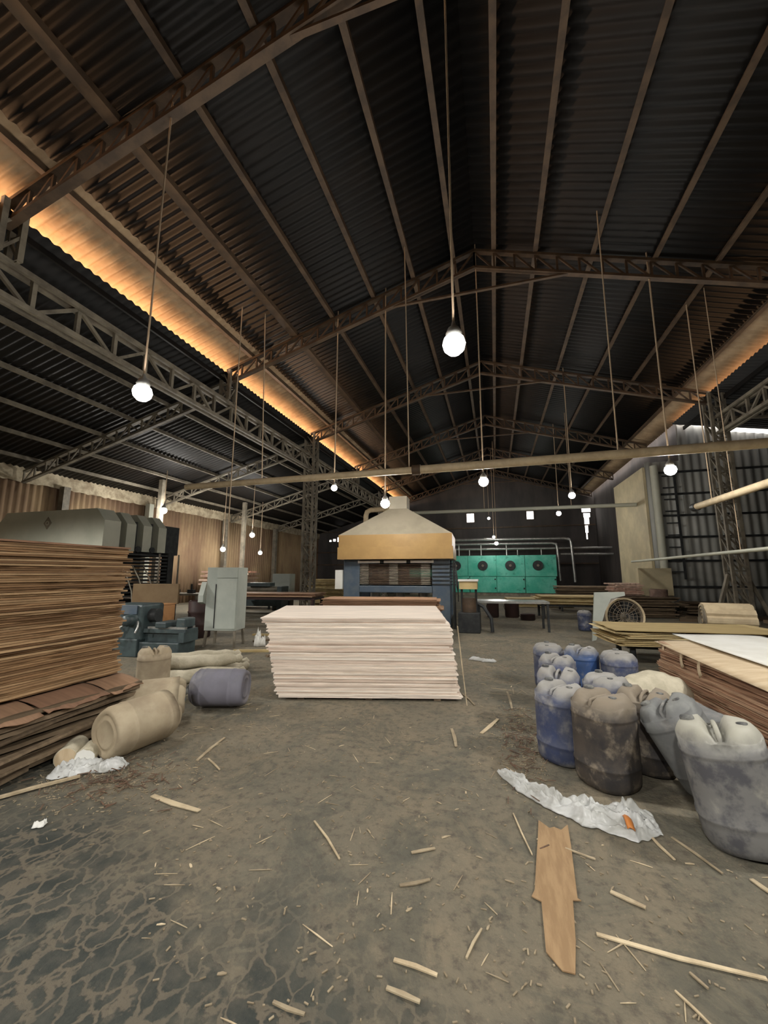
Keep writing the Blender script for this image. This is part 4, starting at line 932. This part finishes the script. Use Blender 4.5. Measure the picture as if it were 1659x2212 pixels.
# second press, far left behind the tall stack
t = thing('hooded_press', 'grey hooded press row rising behind the tall left stack', 'press', (-11.3, 9.0, 0))
def hoodprof(x0, x1, z0, zs, zt): return [(x0, z0), (x1, z0), (x1, zs), (x1 - .35, zt), (x0 + .35, zt), (x0, zs)]
hd = MB().prism(hoodprof(-4.6, 0, 2.35, 3.25, 3.62), 0, .55, lambda u, v, d: (u, d, v)).build('hood', M_hood2, t)
for i in range(3):
    y = .75 + i * .62
    MB().prism(hoodprof(-4.5, .02, 2.35, 3.22, 3.60), y, y + .34, lambda u, v, d: (u, d, v)).build('hood_section', M_hood2, hd)
MB().b2((-4.4, .5, 2.3), (-.25, 3.2, 3.35)).build('hood_core', M_dark, hd)
dm = MB().prism([(.0, .2), (.17, 0), (0, -.2), (-.17, 0)], -.012, .0, lambda u, v, d: (-2.35 + u, d, 3.22 + v)).build('diamond_emblem', M_steelg, hd)
MB().lathe([(.05, -.02), (.07, -.02), (.07, -.012), (.05, -.012), (.05, -.02)], 16, (-2.35, 0, 3.22), 'y').build('emblem_ring', M_hood2, dm)
for y in (1.2, 1.75): MB().cyl((.03, y, 2.42), (.07, y, 2.42), .10, 16).build('round_port', M_dark, t)
for k in range(12): MB().b2((-3.9, .4, .9 + k * .12), (.12, 2.6, .95 + k * .12)).build('platen', M_dark, t)
for y in (.5, 2.5): MB().b2((-.15, y - .12, 0), (.15, y + .12, 2.35)).build('column', M_dark, t)
for y in (.5, 2.5): MB().b2((-3.85, y - .12, 0), (-3.55, y + .12, 2.35)).build('column', M_dark, t)
mb = MB()
for y in (1.9, 2.75): mb.bar((.25, y, .3), (.25, y, 2.3), .04)
mb.build('guard_rail', M_steelg, t)
for k in range(3): MB().tube([(.1, .6 + k * .4, 1.9), (.3, .7 + k * .4, 1.5), (.45, .75 + k * .4, 1.1), (.5, .8 + k * .4, .5)], .02, 6).build('hose', M_steelg, t)
MB().b2((-3.9, .3, .0), (.2, 2.7, .75)).build('base', M_dark, t)

# clutter in the left aisle and middle distance
t = bench(-8.0, 13.2, math.radians(6), 3.6, 1.1, .78, 'long dark bench with reddish edge, left of the plywood pile', M_maroon)
farstack(-8.0, 13.2, math.radians(6), 5, .785, 3.6, 1.15, M_red, 'reddish pile on the long bench at left', 'veneers on the long bench at left', seed=41, pitch=.03, T=.024)
bench(-11.6, 16.8, .1, 3.0, 1.2, .55, 'far low bench under pale veneers behind the grey cabinet')
farstack(-11.6, 16.8, .1, 9, .555, 3.0, 1.2, M_yel, 'pale pile in the left aisle', 'veneers of the pale left aisle pile', seed=42, pitch=.045, T=.036)
farstack(-14.3, 19.0, .1, 16, .02, 2.6, 1.3, M_pink, 'tall pinkish pile behind the grey cabinet', 'veneers of the tall pinkish pile', seed=43, pitch=.11, T=.09)
farstack(-8.0, 18.3, .05, 18, .02, 1.7, 1.2, M_yel, 'yellow lit pile left of the press', 'veneers of the yellow lit pile', seed=44, pitch=.075, T=.06)
t = thing('small_cabinet', 'small pale grey cabinet beside the lattice column', 'cabinet', (-9.3, 16.2, 0), math.radians(8))
MB().b2((-.42, -.3, .45), (.42, .3, 1.62)).build('cabinet_body', M_cab, t, bevel=.01); MB().b2((-.4, -.32, 1.25), (.4, -.3, 1.6)).build('upper_door', M_cab, t); MB().b2((-.4, -.32, .5), (.4, -.3, 1.22)).build('lower_door', M_cab, t)
for x in (-.36, .36): MB().b2((x - .04, -.25, 0), (x + .04, .25, .45)).build('leg', M_dark, t)
t = thing('glue_spreader', 'dark teal roller machine behind the long bench', 'machine', (-9.6, 14.9, 0), math.radians(8))
MB().b2((-1.0, -.35, .3), (1.0, .35, .6)).build('frame', M_lathe, t)
for x in (-.95, .95): MB().b2((x - .1, -.4, 0), (x + .1, .4, 1.1)).build('side_stand', M_lathe, t, bevel=.02)
for z in (.75, .98): MB().cyl((-.85, 0, z), (.85, 0, z), .11, 18).build('roller', M_steelg, t)
MB().b2((-.5, -.3, 1.1), (.5, .2, 1.25)).build('cover', M_lathe, t)
t = bench(-12.6, 13.4, .1, 2.6, .9, .85, 'far work bench lit by the lamps below the left wall', M_steelg)
for i, (dx, lb) in enumerate(((-.8, 'first'), (0, 'second'), (.75, 'third'))):
    q = thing('bench_vise', ('left', 'middle', 'right')[i] + ' small dark vise on the far lit work bench', 'vise', (-12.6 + dx, 13.4, .855), .1, 'vises on the far work bench')
    MB().b2((-.12, -.1, 0), (.12, .1, .14)).build('body', M_dark, q); MB().cyl((0, 0, .14), (0, 0, .36), .04, 10).build('spindle', M_dark, q)
# scraps on the floor between the machines and the piles
tag(film('plastic_bag', 'x', M_white, [(-5.36, 8.12), (-5.26, 8.2), (-5.14, 8.24)], [.10, .24, .10], 21, .30, 24, 14), 'small whitish plastic bag on the floor right of the control cabinet', 'plastic bag')
for i, (x, y, a_, ln) in enumerate(((-5.0, 7.6, .3, .9), (-5.5, 8.9, 1.0, .7), (-4.6, 8.4, -.4, .8), (-4.9, 9.2, .6, 1.0), (-5.9, 9.6, .1, .9), (-4.3, 7.4, .9, .5))):
    o = MB().box((0, 0, .02), (ln, .12, .04)).build('timber_offcut', M_brn if i % 2 else M_yel); o.location = (x, y, 0); o.rotation_euler = (0, 0, a_)
    tag(o, 'timber offcut on the floor between the control cabinet and the plywood pile', 'offcut', 'offcuts left of the plywood pile')
for i, (x, y, a_, ln) in enumerate(((7.0, 16.9, .2, 1.2), (6.6, 16.2, -.3, 1.0), (9.2, 16.5, .3, 1.2), (9.3, 17.2, -.2, 1.4))):
    o = MB().box((0, 0, .05), (ln, .3, .10)).build('timber_offcut', M_brn); o.location = (x, y, 0); o.rotation_euler = (0, 0, a_)
    tag(o, 'dark timber offcut on the floor before the clad tower', 'offcut', 'offcuts before the clad tower')
